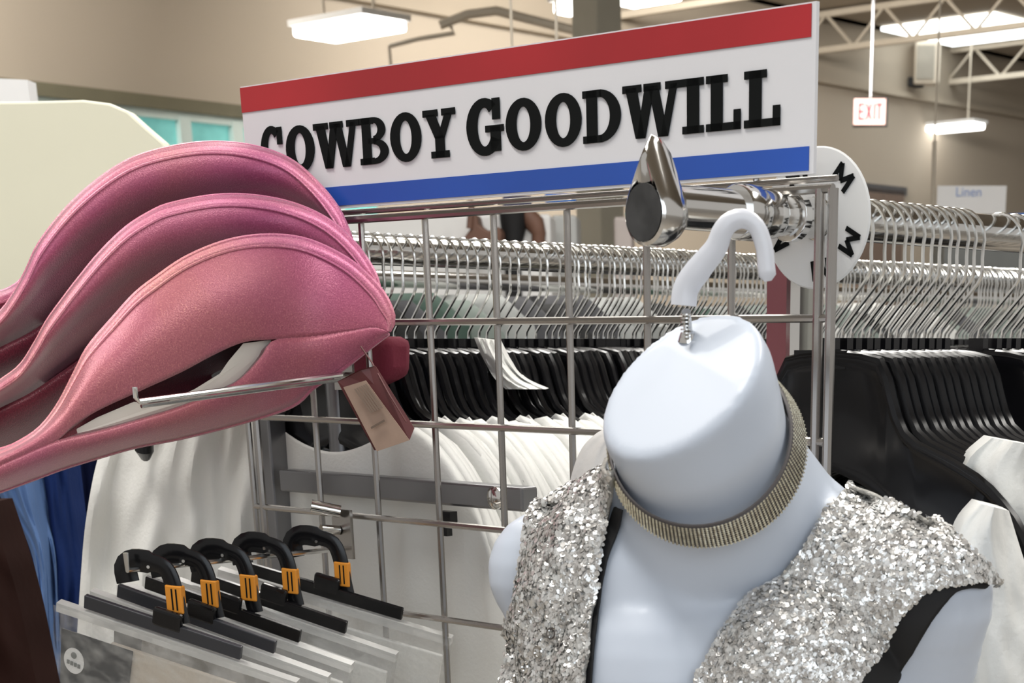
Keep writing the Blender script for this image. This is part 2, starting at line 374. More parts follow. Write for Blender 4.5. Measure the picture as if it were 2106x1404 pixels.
# far fixtures seen just above the back rail
def farbox(name, x0, x1, y0, y1, Y, mm, label, cat, d=.2):
    a, b = P(x0, y0, Y), P(x1, y0, Y); zl = P(x1, y1, Y).z if y1 < 900 else 0
    m = MB(); m.poly([a, b, (b.x, b.y, zl), (a.x, a.y, zl)], (0, d, 0))
    if y1 < 900:
        t = thing(name, label, cat, world=True); m.obj('board', mm, t, smooth=False)
        m = MB(); q = (a+b)/2; m.tube([q, (q.x, q.y+.01, HC)], .004, 5); m.obj('rod', M['truss'], t); return t
    o = m.obj(name, mm, smooth=False, bevel=.01); return tag(o, label, cat)
farbox('white_partition', 560, 1132, 440, 900, 5.735, M['white'], 'white partition seen between the sign and the back rail', 'partition')
farbox('grey_cabinet', 1134, 1186, 442, 900, 6.0, mat('pale_grey', (.52, .53, .52), .6, var=.03), 'pale grey cabinet just left of the column', 'cabinet')
farbox('pale_cabinet', 1262, 1300, 445, 900, 6.2, mat('pale_pink_grey', (.62, .55, .52), .6, var=.03), 'pale pinkish cabinet right of the column base', 'cabinet')
farbox('blue_sign_strip', 1121, 1184, 398, 416, 5.0, M['fixblue'], 'short blue strip under the big sign', 'sign', .02)
farbox('navy_sign_strip', 1034, 1092, 402, 424, 5.0, mat('dark_navy', (.03, .03, .07), .6, var=.05), 'short dark navy strip under the big sign', 'sign', .02)
t = thing('brown_shoulder_bag', 'brown slouchy bag shape on the white partition behind the rail', 'bag', world=True)
m = MB(); m.poly([P(a_, b_, 5.6) for a_, b_ in [(945, 500), (968, 470), (972, 440), (980, 440), (984, 462), (1005, 475), (1025, 465), (1032, 480), (1030, 500)]], (0, .12, 0)); m.obj('body', M['brownobj'], t, smooth=False, bevel=.008)
m = MB(); m.tube([P(966, 470, 5.6), P(970, 425, 5.6), P(966, 412, 5.6)], .01, 6); m.obj('strap', M['brownobj'], t)
m = MB(); m.tube([P(1055, 425, 5.725), P(1056, 460, 5.725), P(1054, 520, 5.725), (P(1054, 520, 5.725).x, 5.72, 0)], [.045, .04, .025, .025], 10); o = m.obj('black_trouser_leg', M['black_matte']); tag(o, 'narrow black leg shape hanging before the white partition', 'clothing')
m = MB(); m.tube([P(1083, 436, 5.725), P(1100, 460, 5.725), P(1108, 480, 5.725), P(1106, 515, 5.725)], [.022, .03, .022, .02], 10); o = m.obj('brown_boot_shape', M['brownobj']); tag(o, 'brown bent shape right of the black leg', 'clothing')

# ------------------------------------------------------------------ wire grid
t = thing('wire_grid_panel', 'chrome wire grid panel standing across the middle of the picture', 'grid panel', (G0.x, G0.y, 0), RG, world=True)
bpy.context.view_layer.update()
SPC = .0762; ur = gu(1683, py=600); ul = ur-SPC*8
ztop = GP(1000, 434).z
def gpt(u, z, off=0): p = G0+GD*u+ND*off; return Vector((p.x, p.y, z))
m = MB(); zb = .03
m.tube([gpt(ul, zb), gpt(ul, ztop)], .0032, 8); m.tube([gpt(ul-.012, zb), gpt(ul-.012, ztop)], .0026, 8)
m.tube([gpt(ur, zb), gpt(ur, ztop)], .0034, 8); m.tube([gpt(ur+.010, zb), gpt(ur+.010, ztop)], .0034, 8)
m.tube([gpt(ul-.012, ztop), gpt(ur+.010, ztop)], .0028, 8); m.tube([gpt(ul-.012, zb), gpt(ur+.01, zb)], .0028, 8)
m.tube([gpt(ul-.012, ztop+.006, .004), gpt(ur+.010, ztop+.006, .004)], .002, 8)
m.obj('frame', M['wire'], t)
for i in range(1, 8):
    m = MB(); m.tube([gpt(ul+SPC*i, zb, .005), gpt(ul+SPC*i, ztop, .005)], .0026, 8); m.obj('vertical_wire', M['wire'], t)
i = 1
while ztop-SPC*i > zb+.03:
    m = MB(); z = ztop-SPC*i; m.tube([gpt(ul-.012, z), gpt(ur+.010, z)], .0026, 8); m.obj('horizontal_wire', M['wire'], t); i += 1
m = MB()
for u in (ul, ur): m.box(gpt(u, .015), (.012, .22, .015), GAX)
m.obj('foot', M['steel'], t, smooth=False)

# ------------------------------------------------------------------ sign with lettering
t = thing('shop_aisle_sign', 'long red white and blue sign lettered in black, above the wire grid', 'sign', world=True)
su0, su1 = gu(512), gu(1672)
def sg(x): return GP(x, 300)
zT = GP(1672, 3).z; zB = GP(1645, 359).z
H = zT-zB
def sp_(u, v, off=0): return gpt(u, zB+H*v, off)
m = MB(); m.poly([sp_(su0, 0), sp_(su1, 0), sp_(su1, 1), sp_(su0, 1)], ND*.003); m.obj('board', M['signwhite'], t, smooth=False)
ub = su1-.0035
m = MB(); m.poly([sp_(su0, .80, -.0006), sp_(ub, .80, -.0006), sp_(ub, .99, -.0006), sp_(su0, .99, -.0006)], ND*.0005); m.obj('red_stripe', M['signred'], t, smooth=False)
m = MB(); m.poly([sp_(su0, .02, -.0006), sp_(ub, .02, -.0006), sp_(ub, .165, -.0006), sp_(su0, .165, -.0006)], ND*.0005); m.obj('blue_stripe', M['signblue'], t, smooth=False)
def glyph(ch):
    # list of polygons in the unit box, slab-serif
    R = lambda a, b, c, d: [(a, b), (c, b), (c, d), (a, d)]
    def arc(cx, cy, rx, ry, wx, wy, a0, a1, n=18):
        out = []
        for k in range(n):
            p, q = radians(a0+(a1-a0)*k/n), radians(a0+(a1-a0)*(k+1)/n)
            out.append([(cx+rx*cos(p), cy+ry*sin(p)), (cx+rx*cos(q), cy+ry*sin(q)), (cx+(rx-wx)*cos(q), cy+(ry-wy)*sin(q)), (cx+(rx-wx)*cos(p), cy+(ry-wy)*sin(p))])
        return out
    s = .14
    if ch == 'O': return arc(.5, .5, .5, .52, .30, .17, 0, 360, 30)
    if ch == 'C': return arc(.5, .5, .5, .52, .30, .17, 48, 312, 24)+[R(.74, .60, .96, .98)]
    if ch == 'G': return arc(.5, .5, .5, .52, .30, .17, 48, 330, 24)+[R(.72, .62, .93, 1.0), R(.66, .05, .93, .50), R(.52, .40, 1.02, .52)]
    if ch == 'D': return [R(0, 0, .5, s), R(0, 1-s, .5, 1), R(.10, 0, .38, 1)]+arc(.44, .5, .56, .5, .28, s, -90, 90)
    if ch == 'B': return [R(0, 0, .5, s), R(0, 1-s, .5, 1), R(.10, 0, .40, 1), R(.3, .44, .6, .56)]+arc(.50, .74, .42, .26, .26, .12, -90, 90)+arc(.50, .27, .50, .27, .28, .12, -90, 90)
    if ch == 'I': return [R(0, 0, 1, s), R(0, 1-s, 1, 1), R(.22, 0, .78, 1)]
    if ch == 'L': return [R(0, 0, 1, s), R(0, 1-s, .62, 1), R(.14, 0, .48, 1), R(.80, 0, 1, .36)]
    if ch == 'Y': return [R(0, 1-s, .46, 1), R(.58, 1-s, 1, 1), R(.22, 0, .78, s), R(.36, 0, .64, .45), [(.08, .9), (.38, .9), (.64, .40), (.36, .40)], [(.68, .9), (.90, .9), (.64, .40), (.42, .40)]]
    if ch == 'W': return [R(0, 1-s, .32, 1), R(.36, 1-s, .64, 1), R(.72, 1-s, 1, 1), [(.05, .95), (.24, .95), (.38, 0), (.22, 0)], [(.38, .95), (.54, .95), (.38, 0), (.24, 0)], [(.44, .95), (.60, .95), (.76, 0), (.60, 0)], [(.80, .95), (.92, .95), (.76, 0), (.64, 0)]]
X = [('C', 546, 592), ('O', 597, 655), ('W', 655, 750), ('B', 748, 806), ('O', 811, 874), ('Y', 879, 945), ('G', 967, 1041), ('O', 1047, 1119), ('O', 1127, 1201), ('D', 1204, 1281), ('W', 1285, 1406), ('I', 1406, 1449), ('L', 1454, 1524), ('L', 1531, 1604)]
m = MB()
for i_, (ch, x0, x1) in enumerate(X):
    a, b = gu(x0), gu(x1); v0, v1 = .305, .645
    if ch in 'CG' and i_ in (0, 6): v0, v1 = (.315, .665) if i_ == 0 else (.295, .675)
    for pg in glyph(ch):
        m.poly([sp_(a+(b-a)*x, v0+(v1-v0)*y, -.0012) for x, y in pg], ND*.0006)
m.obj('lettering', M['ink'], t, smooth=False)
m = MB()
for u in (su0+.05, su1-.05): m.tube([sp_(u, -.16, .004), sp_(u, .3, .006)], .002, 6)
m.obj('support_rod', M['wire'], t)

# ------------------------------------------------------------------ rails
def railthing(name, label, R, s0, s1, rad, legs):
    t = thing(name, label, 'clothes rail', world=True)
    m = MB(); m.tube([R(s0), R(s1)], rad, 28); m.obj('rail_tube', M['chrome'], t)
    for s in legs:
        m = MB(); p = R(s); m.tube([(p.x, p.y, 0), (p.x, p.y, p.z-rad*.8)], .011, 12); m.obj('upright', M['steel'], t)
    return t
rt = railthing('clothes_rail', 'thick chrome rail running right from the teardrop end cap', R1, -.105, 1.05, .0125, (.95,))
m = MB()
for s, r, h in ((-.035, .0165, .010), (-.018, .0145, .012), (.012, .0155, .004)): m.tube([R1(s-h), R1(s-h*.8), R1(s+h*.8), R1(s+h)], [r*.93, r, r, r*.93], 28)
m.obj('collar', M['chrome'], rt)
# teardrop end cap: round cup facing the viewer with a horn above
cap = MB(); c0 = R1(-.118)-Z3*.0045
rows = []
for k, (d, sc) in enumerate([(.020, .50), (.012, .80), (.004, .97), (-.004, 1.0), (-.010, .96), (-.0115, .86), (-.008, .80), (.0, .76)]):
    row = []
    for j in range(36):
        a = 2*pi*j/36; x = .0172*cos(a); z = .0190*sin(a)
        if k < 6 and z > 0:
            f = max(0, sin(a))**2.2; z += .0235*f*(1 if k in (1, 2, 3) else .72 if k != 0 else .55); x *= (1-.58*f)
        row.append(c0+GD*x*sc+ND*d+Z3*(z*sc))
    rows.append(row)
cap.grid(rows, True); cap.f.append(tuple(7*36+j for j in range(36))); cap.f.append(tuple(reversed(range(36))))
cap.obj('end_cap', M['chrome'], rt)
railthing('clothes_rail', 'chrome rail crowded with hangers running behind the wire grid', R2, -.30, 1.7, .0125, (-.28, 1.6))

m = MB(); cf = c0-ND*.0118; m.poly([cf+GD*.0142*cos(2*pi*k/36)+Z3*(.0160*sin(2*pi*k/36)) for k in range(36)], ND*.001); m.obj('end_face', mat('chrome_dark_reflection', (.10, .10, .10), .18, .9, var=.3, vscale=60), rt)  # dark disc paints the dark reflections of the hollow chrome cup
# size divider disc
t = thing('size_divider', 'round white size divider marked M on the front rail', 'size divider', R1(.040), RG)
m = MB(); n = 48; Rr, ri = .0435, .0135
for y in (-.0012, .0012): pass
rows = [[Vector((r_*cos(2*pi*k/n), y, r_*sin(2*pi*k/n))) for k in range(n)] for r_, y in ((ri, -.0012), (Rr-.001, -.0012), (Rr, 0), (Rr-.001, .0012), (ri, .0012), (ri, -.0012))]
m.grid(rows, True); m.obj('disc', M['white'], t)
m = MB()
for ang in (48, -28, 122, 200, 280):
    d = Vector((sin(radians(90-ang)), 0, cos(radians(90-ang)))); up_ = Vector((cos(radians(ang)), 0, sin(radians(ang)))); rt_ = Vector((up_.z, 0, -up_.x))
    o_ = up_*.0255-rt_*.0058+Vector((0, -.0022, 0)); hh = .0125; ww = .0120; wd = .0031
    for a_, b_ in (((0, 0), (0, hh)), ((ww, 0), (ww, hh)), ((0, hh), (ww/2, hh*.3)), ((ww, hh), (ww/2, hh*.3))):
        A = o_+rt_*a_[0]+up_*a_[1]; B = o_+rt_*b_[0]+up_*b_[1]; tt = (B-A).normalized(); nn = Vector((tt.z, 0, -tt.x))*wd/2
        m.poly([A-nn, B-nn, B+nn, A+nn], (0, .0006, 0))
m.obj('lettering', M['ink'], t, smooth=False)

# ------------------------------------------------------------------ hangers
HU = [(0, -.084), (.034, -.087), (.042, -.093), (.049, -.112), (.057, -.130), (.070, -.141), (.095, -.150), (.125, -.164), (.150, -.186), (.163, -.205)]
HLW = [(.160, -.222), (.140, -.218), (.105, -.205), (.070, -.191), (.035, -.172), (.0, -.160)]
def hanger(name, label, group=None, loc=(0, 0, 0)):
    t = thing(name, label, 'hanger', loc, RG, group)
    m = MB(); pts = [(-.004, 0, -.086), (-.004, 0, -.070), (.002, 0, -.062), (.025, 0, -.038), (.029, 0, -.030)]
    for k in range(11):
        a = radians(-20+k*18.5); pts.append((.009+.021*cos(a), 0, -.0088+.0215*sin(a)))
    m.tube(cr(pts, 26), .0014, 6); m.obj('hook', M['hookwire'], t)
    up = cr([(x, 0, z) for x, z in HU], 18); lo = cr([(x, 0, z) for x, z in HLW], 14)
    full = [(-p.x, p.z) for p in reversed(up[1:])]+[(p.x, p.z) for p in up]+[(p.x, p.z) for p in lo]+[(-p.x, p.z) for p in reversed(lo[:-1])]
    m = MB()
    # plate as loft between upper and lower edge, both sides, thin with thick rims
    U = [(-p.x, p.z) for p in reversed(up[1:])]+[(p.x, p.z) for p in up]
    L_ = cr([(x, 0, z) for x, z in reversed(HLW)], 18); Lw = [(-p.x, p.z) for p in reversed(L_[1:])]+[(p.x, p.z) for p in L_]
    prof = [(0, 0), (.0, .0038), (.05, .0042), (.10, .0030), (.14, .0014), (.86, .0014), (.90, .003), (.95, .0038), (1, .003), (1, 0)]
    for sgn in (-1, 1):
        rows = [[Vector((u[0]+(l[0]-u[0])*f, sgn*y, u[1]+(l[1]-u[1])*f)) for u, l in zip(U, Lw)] for f, y in prof]
        m.grid(rows)
    m.tube([(x, 0, z-.0015) for x, z in U], .0043, 8)
    m.box((-.004, 0, -.083), (.0065, .0035, .009)); m.box((-.01, 0, -.088), (.022, .003, .006))
    m.obj('body', M['black'], t, smooth=True)
    return t
ORD = ['first', 'second', 'third', 'fourth', 'fifth', 'sixth', 'seventh', 'eighth', 'ninth', 'tenth', 'eleventh', 'twelfth', 'thirteenth', 'fourteenth', 'fifteenth', 'sixteenth', 'seventeenth', 'eighteenth', 'nineteenth', 'twentieth', 'twenty first', 'twenty second', 'twenty third', 'twenty fourth', 'twenty fifth']
proto = hanger('clothes_hanger', 'nearest bare black hanger just behind the white M disc', loc=R1(.062))
sR1 = [.078+.0112*i+random.uniform(-.002, .002) for i in range(12)]
lab1 = 'black plastic hanger with tall chrome hook on the front right rail'
for i, s in enumerate(sR1+[.252, .272, .286, .300, .314, .33, .35]):
    dup(proto, R1(s), ('%s black hanger behind the nearest bare one on the front rail' if i < 12 else '%s black hanger counted from the gap towards the right picture edge') % ORD[i if i < 12 else i-12], 'hangers on the front rail')
s = -.285; k = 0; SH = []; SHR = []
while s < 1.0:
    o = dup(proto, R2(s), 'black hanger with chrome hook packed on the rail behind the wire grid', 'hangers on the back rail', rot=(0, random.uniform(-.05, .05) if s > 0 else random.uniform(-.02, .02), RG+random.uniform(-.07, .07)))
    p_ = R2(s); q_ = GP(1450+3798*p_.x/p_.y, 600); col = int(((q_-G0).dot(GD)-ul)/SPC)
    if s >= -.02:
        o['label'] = 'black hanger on the back rail seen through the %s wire column from the left' % ORD[col] if col < 8 else 'black hanger on the back rail beyond the right end of the wire grid'
        o['group'] = 'back rail hangers in the %s wire column' % ORD[col] if col < 8 else 'back rail hangers right of the wire grid'
    if s < -.02:
        SH.append(s); o['label'] = 'black hanger inside the %s white shirt from the left behind the grid' % ORD[len(SH)-1]; o['group'] = 'hangers inside the white shirts on the back rail'
        s += random.uniform(.0118, .0138)
    else: s += random.uniform(.0065, .0095)
    if SH and SH[-1] > s-.019 and len(SHR) < len(SH): SHR.append(tuple(o.rotation_euler))
# ------------------------------------------------------------------ shirts
def shirt_mesh(seed, x_in=.075, x_out=.215, drop=.55, deep=.03, neck=.03, thin=.0062):
    m = MB(); nx = 44; nz = 26
    xs = [-x_out+2*x_out*i/nx for i in range(nx+1)]
    def top(x):
        a = abs(x)
        zt = interp(a, [(p[0], p[1]) for p in HU])+.0078
        if a > .150: zt = -.1785-(a-.150)*1.1-(a-.15)**2*12
        if a < x_in: zt = interp(x_in, HU)+.0078-(1-(a/x_in)**2)*neck
        return zt
    for sgn in (-1, 1):
        rows = []
        for j in range(nz+1):
            f = j/nz; row = []
            for x in xs:
                z = top(x)-drop*(f**1.6)
                th = thin+deep*min(1, f*1.6)*(.5+.5*(1-abs(x)/x_out))
                n_ = noise.noise(Vector((x*26+seed*3.1, z*2.2, seed*7.7+sgn)))*.014*min(1, f*4+.12)+noise.noise(Vector((x*70, z*5+seed, 2.2*seed)))*.004*min(1, f*5+.15)
                edge = max(0, 1-abs(abs(x)-x_out)/.012)
                y = sgn*(th*(1-edge))+n_*(1-edge)
                if j == 0: y = 0 if abs(x) > x_in else y
                xx = x*(1+.02*sin(seed+z*9)*f)
                row.append(Vector((xx, y, z)))
            rows.append(row)
        m.grid(rows)
    return m
shirt_cache = {}
def shirt(kind, seed, mm, loc, label, group=None, name='white_shirt', rz=0, cat='shirt', **kw):
    t = shirt_mesh(seed, **kw).obj(name, mm, solid=.0012)
    try: t.data.set_sharp_from_angle(angle=pi)
    except Exception: pass
    # recentre: keep local frame of the hanger
    me = t.data; off = t.location.copy()
    for v in me.vertices: v.co += off
    t.location = loc; t.rotation_euler = (0, 0, RG+rz)
    tag(t, label, cat, group); return t
for i, (s, sd) in enumerate([(.0835, 1), (.120, 2), (.165, 3), (.256, 4), (.335, 5)]):
    shirt('w', sd, M['white_cloth'], R1(s), ('white shirt nearest on the front right rail', 'white shirt second along the front right rail', 'white shirt third along the front right rail', 'white shirt behind the gap on the front right rail', 'white shirt furthest along the front right rail')[i], x_in=.118, deep=.015, thin=.0078)
words = ['first', 'second', 'third', 'fourth', 'fifth', 'sixth', 'seventh', 'eighth', 'ninth', 'tenth', 'eleventh', 'twelfth', 'thirteenth', 'fourteenth', 'fifteenth', 'sixteenth', 'seventeenth', 'eighteenth']
for i, s in enumerate(SH):
    shirt('w', 11+i, M['white_cloth'], R2(s), '%s white shirt from the left on the back rail' % ORD[i], 'white shirts on the back rail', x_in=.088+.006*(i % 3), drop=.5, deep=.006, thin=.0055).rotation_euler = SHR[i]
shirt('w', 33, M['maroon'], R2(.008), 'maroon shirt among white ones on the back rail', name='maroon_shirt', x_in=.098)
for i, s in enumerate([.035, .06, .10, .2, .32, .45, .6]):
    shirt('w', 41+i, M['white_cloth'] if i != 4 else M['navy'], R2(s), ('white shirt right of the maroon one on the back rail', 'second white shirt right of the maroon one', 'white shirt hidden behind the mannequin neck', 'white shirt behind the mannequin shoulder on the back rail', 'navy shirt behind the maroon upright', 'white shirt behind the right hangers', 'far white shirt at the end of the back rail')[i], name='white_shirt' if i != 4 else 'navy_shirt', x_in=.1)

# ------------------------------------------------------------------ stack of pink hats
def px_lerp(A, B, f): return (A[0]+(B[0]-A[0])*f, A[1]+(B[1]-A[1])*f)
NU = 70
T_A = [(-70, 945), (0, 926), (33, 914), (82, 882), (121, 832), (157, 763), (183, 714), (236, 652), (278, 606), (320, 573), (384, 530), (466, 497), (549, 485), (631, 494), (713, 532), (768, 579), (797, 617), (810, 656), (800, 680)]
MT_A = [(-70, 985), (30, 940), (112, 906), (150, 874), (200, 843), (280, 806), (370, 765), (440, 728), (500, 703), (562, 697), (650, 690), (720, 680), (770, 672), (800, 682)]
MB_A = [(-70, 987), (30, 942), (112, 908), (205, 886), (290, 862), (360, 840), (430, 812), (490, 782), (535, 735), (564, 699), (650, 692), (720, 682), (770, 674), (799, 683)]
B_A = [(-70, 1032), (0, 1008), (66, 984), (131, 960), (210, 936), (282, 916), (384, 896), (516, 862), (603, 832), (645, 795), (690, 768), (730, 738), (765, 710), (798, 685)]
BT = [(-80, 1.215), (0, 1.245), (280, 1.338), (560, 1.435), (650, 1.462), (700, 1.458), (810, 1.425)]
def basey(x): return sum(interp(x+d, BT) for d in range(-90, 91, 15))/13-.006
def right_fade(x):
    q = max(0, min(1, (830-x)/360)); return .12+.88*q*q*(3-2*q)
HATS = []
def hat(name_label, T, MT, MBm, B, dy, crown, hole, lab_i):
    t = thing('pink_cowgirl_hat', name_label, 'hat', group='nested pink hats', world=True)
    def cv(pts): return [(p.x, p.y) for p in cr([(a, b, 0) for a, b in pts], NU)]
    T, MT, MBm, B = cv(T), cv(MT), cv(MBm), cv(B)
    def D(x, add): return basey(x)+dy*right_fade(x)+add*right_fade(x)
    m = MB(); rows = []; rim = []
    n1 = 18
    for i in range(n1+1):
        f = i/n1; row = []
        for k in range(NU):
            p = px_lerp(T[k], MT[k], f)
            row.append(P(p[0], p[1], D(p[0], (.034*(1-f)-.014*sin(pi*f)) if hole else (.030-.012*sin(pi*min(1, f*2))+.062*f**3))))
        rows.append(row)
    m.grid(rows); top = rows
    rows = []
    for i in range(9):
        f = i/8; row = []
        for k in range(NU):
            p = px_lerp(MBm[k], B[k], f)
            row.append(P(p[0], p[1], D(p[0], .030*f**1.3-.010*sin(pi*f)+(0 if hole else .062))))
        rows.append(row)
    low = rows
    if hole: m.grid(rows)
    else: ml = MB(); ml.grid(rows); ml.obj('shaded_underside', M['pinkshade'], t, solid=.0015)  # lower sheet in darker pink: shade between nested hats put into the colour
    # join the two sheets where there is no opening
    def _join(): return hole
    ks = [k for k in range(NU) if MBm[k][1]-MT[k][1] > 4]
    k0, k1 = (min(ks)-1, max(ks)+1) if ks and hole else (NU, NU)
    nn = len(m.v)
    for k in range(NU-1):
        if hole and not (k0 <= k < k1):
            m.v += [top[-1][k], top[-1][k+1], low[0][k+1], low[0][k]]; nn = len(m.v); m.f.append((nn-4, nn-3, nn-2, nn-1))
    me = m.obj('brim', M['pink'], t, solid=.0022, offs=0)
    # flat binding along the free edge with two stitched ridges
    edge = [P(T[k][0], T[k][1], D(T[k][0], .034)-.002) for k in range(NU)]
    inner = []
    for k in range(NU):
        ff = min(.3, 21/max(30, sqrt((T[k][0]-MT[k][0])**2+(T[k][1]-MT[k][1])**2)))*n1; i0 = int(ff)
        inner.append(top[i0][k].lerp(top[i0+1][k], ff-i0)+Vector((0, -.0028, 0)))
    m = MB(); m.grid([edge, [a.lerp(b, .5)+Vector((0, -.0012, 0)) for a, b in zip(edge, inner)], inner]); bd = m.obj('brim_binding', M['pinktrim'], t, solid=.0016)
    m = MB(); m.tube(inner, .0011, 6, cap=True); m.tube(edge, .0019, 6); m.obj('piping', M['pinktrim'], bd)
    # lower edge roll
    m = MB(); m.tube(low[-1], .0021, 6); m.obj('lower_brim_roll', M['pink'], t)
    # crown going away up and back
    if hole: loop = [p+Vector((0, .001, 0)) for p in top[-1][k0:k1+1]+low[0][k0:k1+1][::-1]]
    else:
        ks2 = range(14, 44); loop = [top[-1][k] for k in ks2]+[low[1][k] for k in reversed(ks2)]
    cc = sum(loop, Vector())/len(loop); rows = []
    for f, scl in ((0, 1.0), (.12, .86), (.3, .74), (.6, .66), (.85, .5), (1, .1)):
        q = cc+Vector((.012, .10, .012))*f
        rows.append([q+(p-cc)*scl+Vector((0, 0, .012*sin(pi*min(1, f*1.1))*(1 if j < len(loop)/2 else 0)-.006*f*(0 if j < len(loop)/2 else 1))) for j, p in enumerate(loop)])
    m = MB(); m.grid(rows, True); m.obj('crown', M['pinkshade'] if hole else M['pink'], t)
    HATS.append((t, top, low, loop, cc)); return t, top, low, k0, k1
hA = hat('front pink hat, lowest of the nested stack, its opening showing white card', T_A, MT_A, MB_A, B_A, 0, 1, True, 0)
def mid_of(T, dyp): return [(x, y+dyp) for x, y in T]
T_B = [(-70, 835), (0, 786), (43, 753), (75, 704), (98, 662), (131, 616), (164, 573), (208, 520), (260, 470), (310, 438), (351, 421), (439, 404), (521, 404), (603, 420), (675, 453), (730, 502), (768, 557), (780, 592)]
T_C = [(-70, 700), (0, 645), (29, 606), (56, 557), (82, 502), (137, 431), (203, 371), (274, 327), (357, 303), (439, 294), (521, 302), (592, 327), (647, 371), (692, 425), (716, 475), (735, 530)]
T_D = [(-90, 660), (-20, 610), (8, 600), (35, 586), (60, 560), (100, 512), (150, 445), (210, 390), (280, 345), (357, 318), (439, 312), (521, 320), (592, 345), (640, 388), (680, 440), (705, 490)]
def lowers(T, off1, off2):
    return [(x+30*(1-i/(len(T)-1)), y+off1*max(.35, sin(pi*min(1, .15+.85*i/(len(T)-1))))) for i, (x, y) in enumerate(T)], [(x+50*(1-i/(len(T)-1)), y+off2*max(.35, sin(pi*min(1, .15+.85*i/(len(T)-1))))) for i, (x, y) in enumerate(T)]
MT_B = [(-70, 875), (0, 838), (60, 808), (120, 768), (180, 728), (240, 700), (320, 665), (400, 640), (480, 610), (560, 595), (640, 600), (700, 610), (750, 605), (780, 598)]
B_B = [(-70, 960), (0, 925), (60, 900), (120, 865), (180, 825), (250, 790), (330, 740), (410, 700), (480, 660), (560, 640), (640, 630), (700, 625), (750, 612), (780, 602)]
MT_C = [(x, y-125) for x, y in MT_B[:-3]]+[(690, 515), (735, 535)]
B_C = [(x, y-125) for x, y in B_B[:-3]]+[(690, 525), (735, 540)]
MT_D = [(x-10, y-155) for x, y in MT_B[:-3]]+[(680, 490), (705, 495)]
B_D = [(x-10, y-155) for x, y in B_B[:-3]]+[(680, 498), (705, 500)]
hat('second pink hat of the nested stack, just above the front hat', T_B, MT_B, [(x, y+1) for x, y in MT_B], B_B, .040, 1, False, 1)
hat('third pink hat of the nested stack, its brim reaching highest', T_C, MT_C, [(x, y+1) for x, y in MT_C], B_C, .075, 1, False, 2)
hat('rearmost pink hat, only a corner of brim showing at the left edge', T_D, MT_D, [(x, y+1) for x, y in MT_D], B_D, .105, 1, False, 3)
# white shaping card inside the front hat
m = MB(); cardpx = [(112, 907), (200, 858), (275, 826), (330, 832), (400, 800), (452, 768), (470, 742), (492, 716), (500, 706), (561, 698), (545, 722), (490, 782), (430, 810), (350, 842), (285, 862), (205, 886)]
m.poly([P(a_, b_, basey(a_)+.006) for a_, b_ in cardpx], (0, .0012, 0)); o = m.obj('shaping_card', mat('card_white', (.74, .70, .62), .7, var=.06), hA[0], smooth=False); o['label'] = 'off-white torn card across the opening'

# wire display hook through the front hat
t = thing('display_hook', 'thin wire display hook running under the front pink hat', 'hook', world=True)
m = MB(); tip = P(280, 826, 1.300); root = P(702, 770, 1.452)
m.tube([tip+(tip-root).normalized()*-.0+Z3*.010+GD*0, tip+Z3*.003, tip+(root-tip)*.012, root, GP(708, 770, .002)], .0019, 8); m.obj('arm', M['hookwire'], t)
m = MB(); m.tube([tip+(root-tip)*.02+Z3*-.0035, root+Z3*-.004], .0013, 6); m.obj('lower_wire', M['hookwire'], t)
m = MB(); zz = ztop-SPC; p = root
m.box(GP(708, 770, -.004)+Z3*.006, (.012, .0012, .018), GAX); m.obj('back_plate', M['wire'], t, smooth=False)
# swing tag
t = thing('swing_tag', 'folded brown swing tag on a string below the pink hats', 'tag', world=True)
Yt = 1.415
f_ = [(697, 788), (752, 775), (806, 858), (828, 893), (846, 905), (803, 934), (770, 930), (757, 905)]
m = MB(); m.poly([P(706, 796, Yt), P(752, 782, Yt-.004), P(842, 905, Yt-.012), P(775, 928, Yt-.004)], (0, .0012, 0)); m.obj('front_leaf', M['tag'], t, smooth=False)
m = MB(); m.poly([P(694, 784, Yt+.008), P(740, 760, Yt+.004), P(772, 752, Yt+.006), P(852, 880, Yt+.004), P(842, 905, Yt), P(770, 926, Yt+.01)], (0, .0012, 0)); m.obj('back_leaf', M['tagred'], t, smooth=False)
m = MB()
for a_ in range(6): m.poly([P(728+a_*4.5, 800-a_*2+0, Yt-.007), P(731+a_*4.5, 799-a_*2, Yt-.007), P(765+a_*4.5, 848-a_*2, Yt-.012), P(762+a_*4.5, 849-a_*2, Yt-.012)], (0, .0003, 0))
m.poly([P(762, 878, Yt-.010), P(790, 862, Yt-.011), P(792, 866, Yt-.011), P(764, 882, Yt-.010)], (0, .0003, 0))
m.obj('barcode', mat('barcode_ink', (.16, .11, .08), .6, var=.1), t, smooth=False)
m = MB(); m.tube([P(742, 712, 1.435), P(765, 745, 1.428), P(800, 810, 1.408), P(836, 868, 1.400)], .0007, 5); m.obj('string', M['tagred'], t)
# dark maroon lump behind the grid under the hats' tip
m = MB(); m.poly([P(700, 690, 1.60), P(795, 692, 1.56), P(793, 775, 1.56), P(740, 800, 1.58), P(690, 790, 1.60)], ND*.03); o = m.obj('maroon_lump', M['maroon'], bevel=.008); tag(o, 'dark maroon lump just behind the tip of the pink hats', 'clothing')

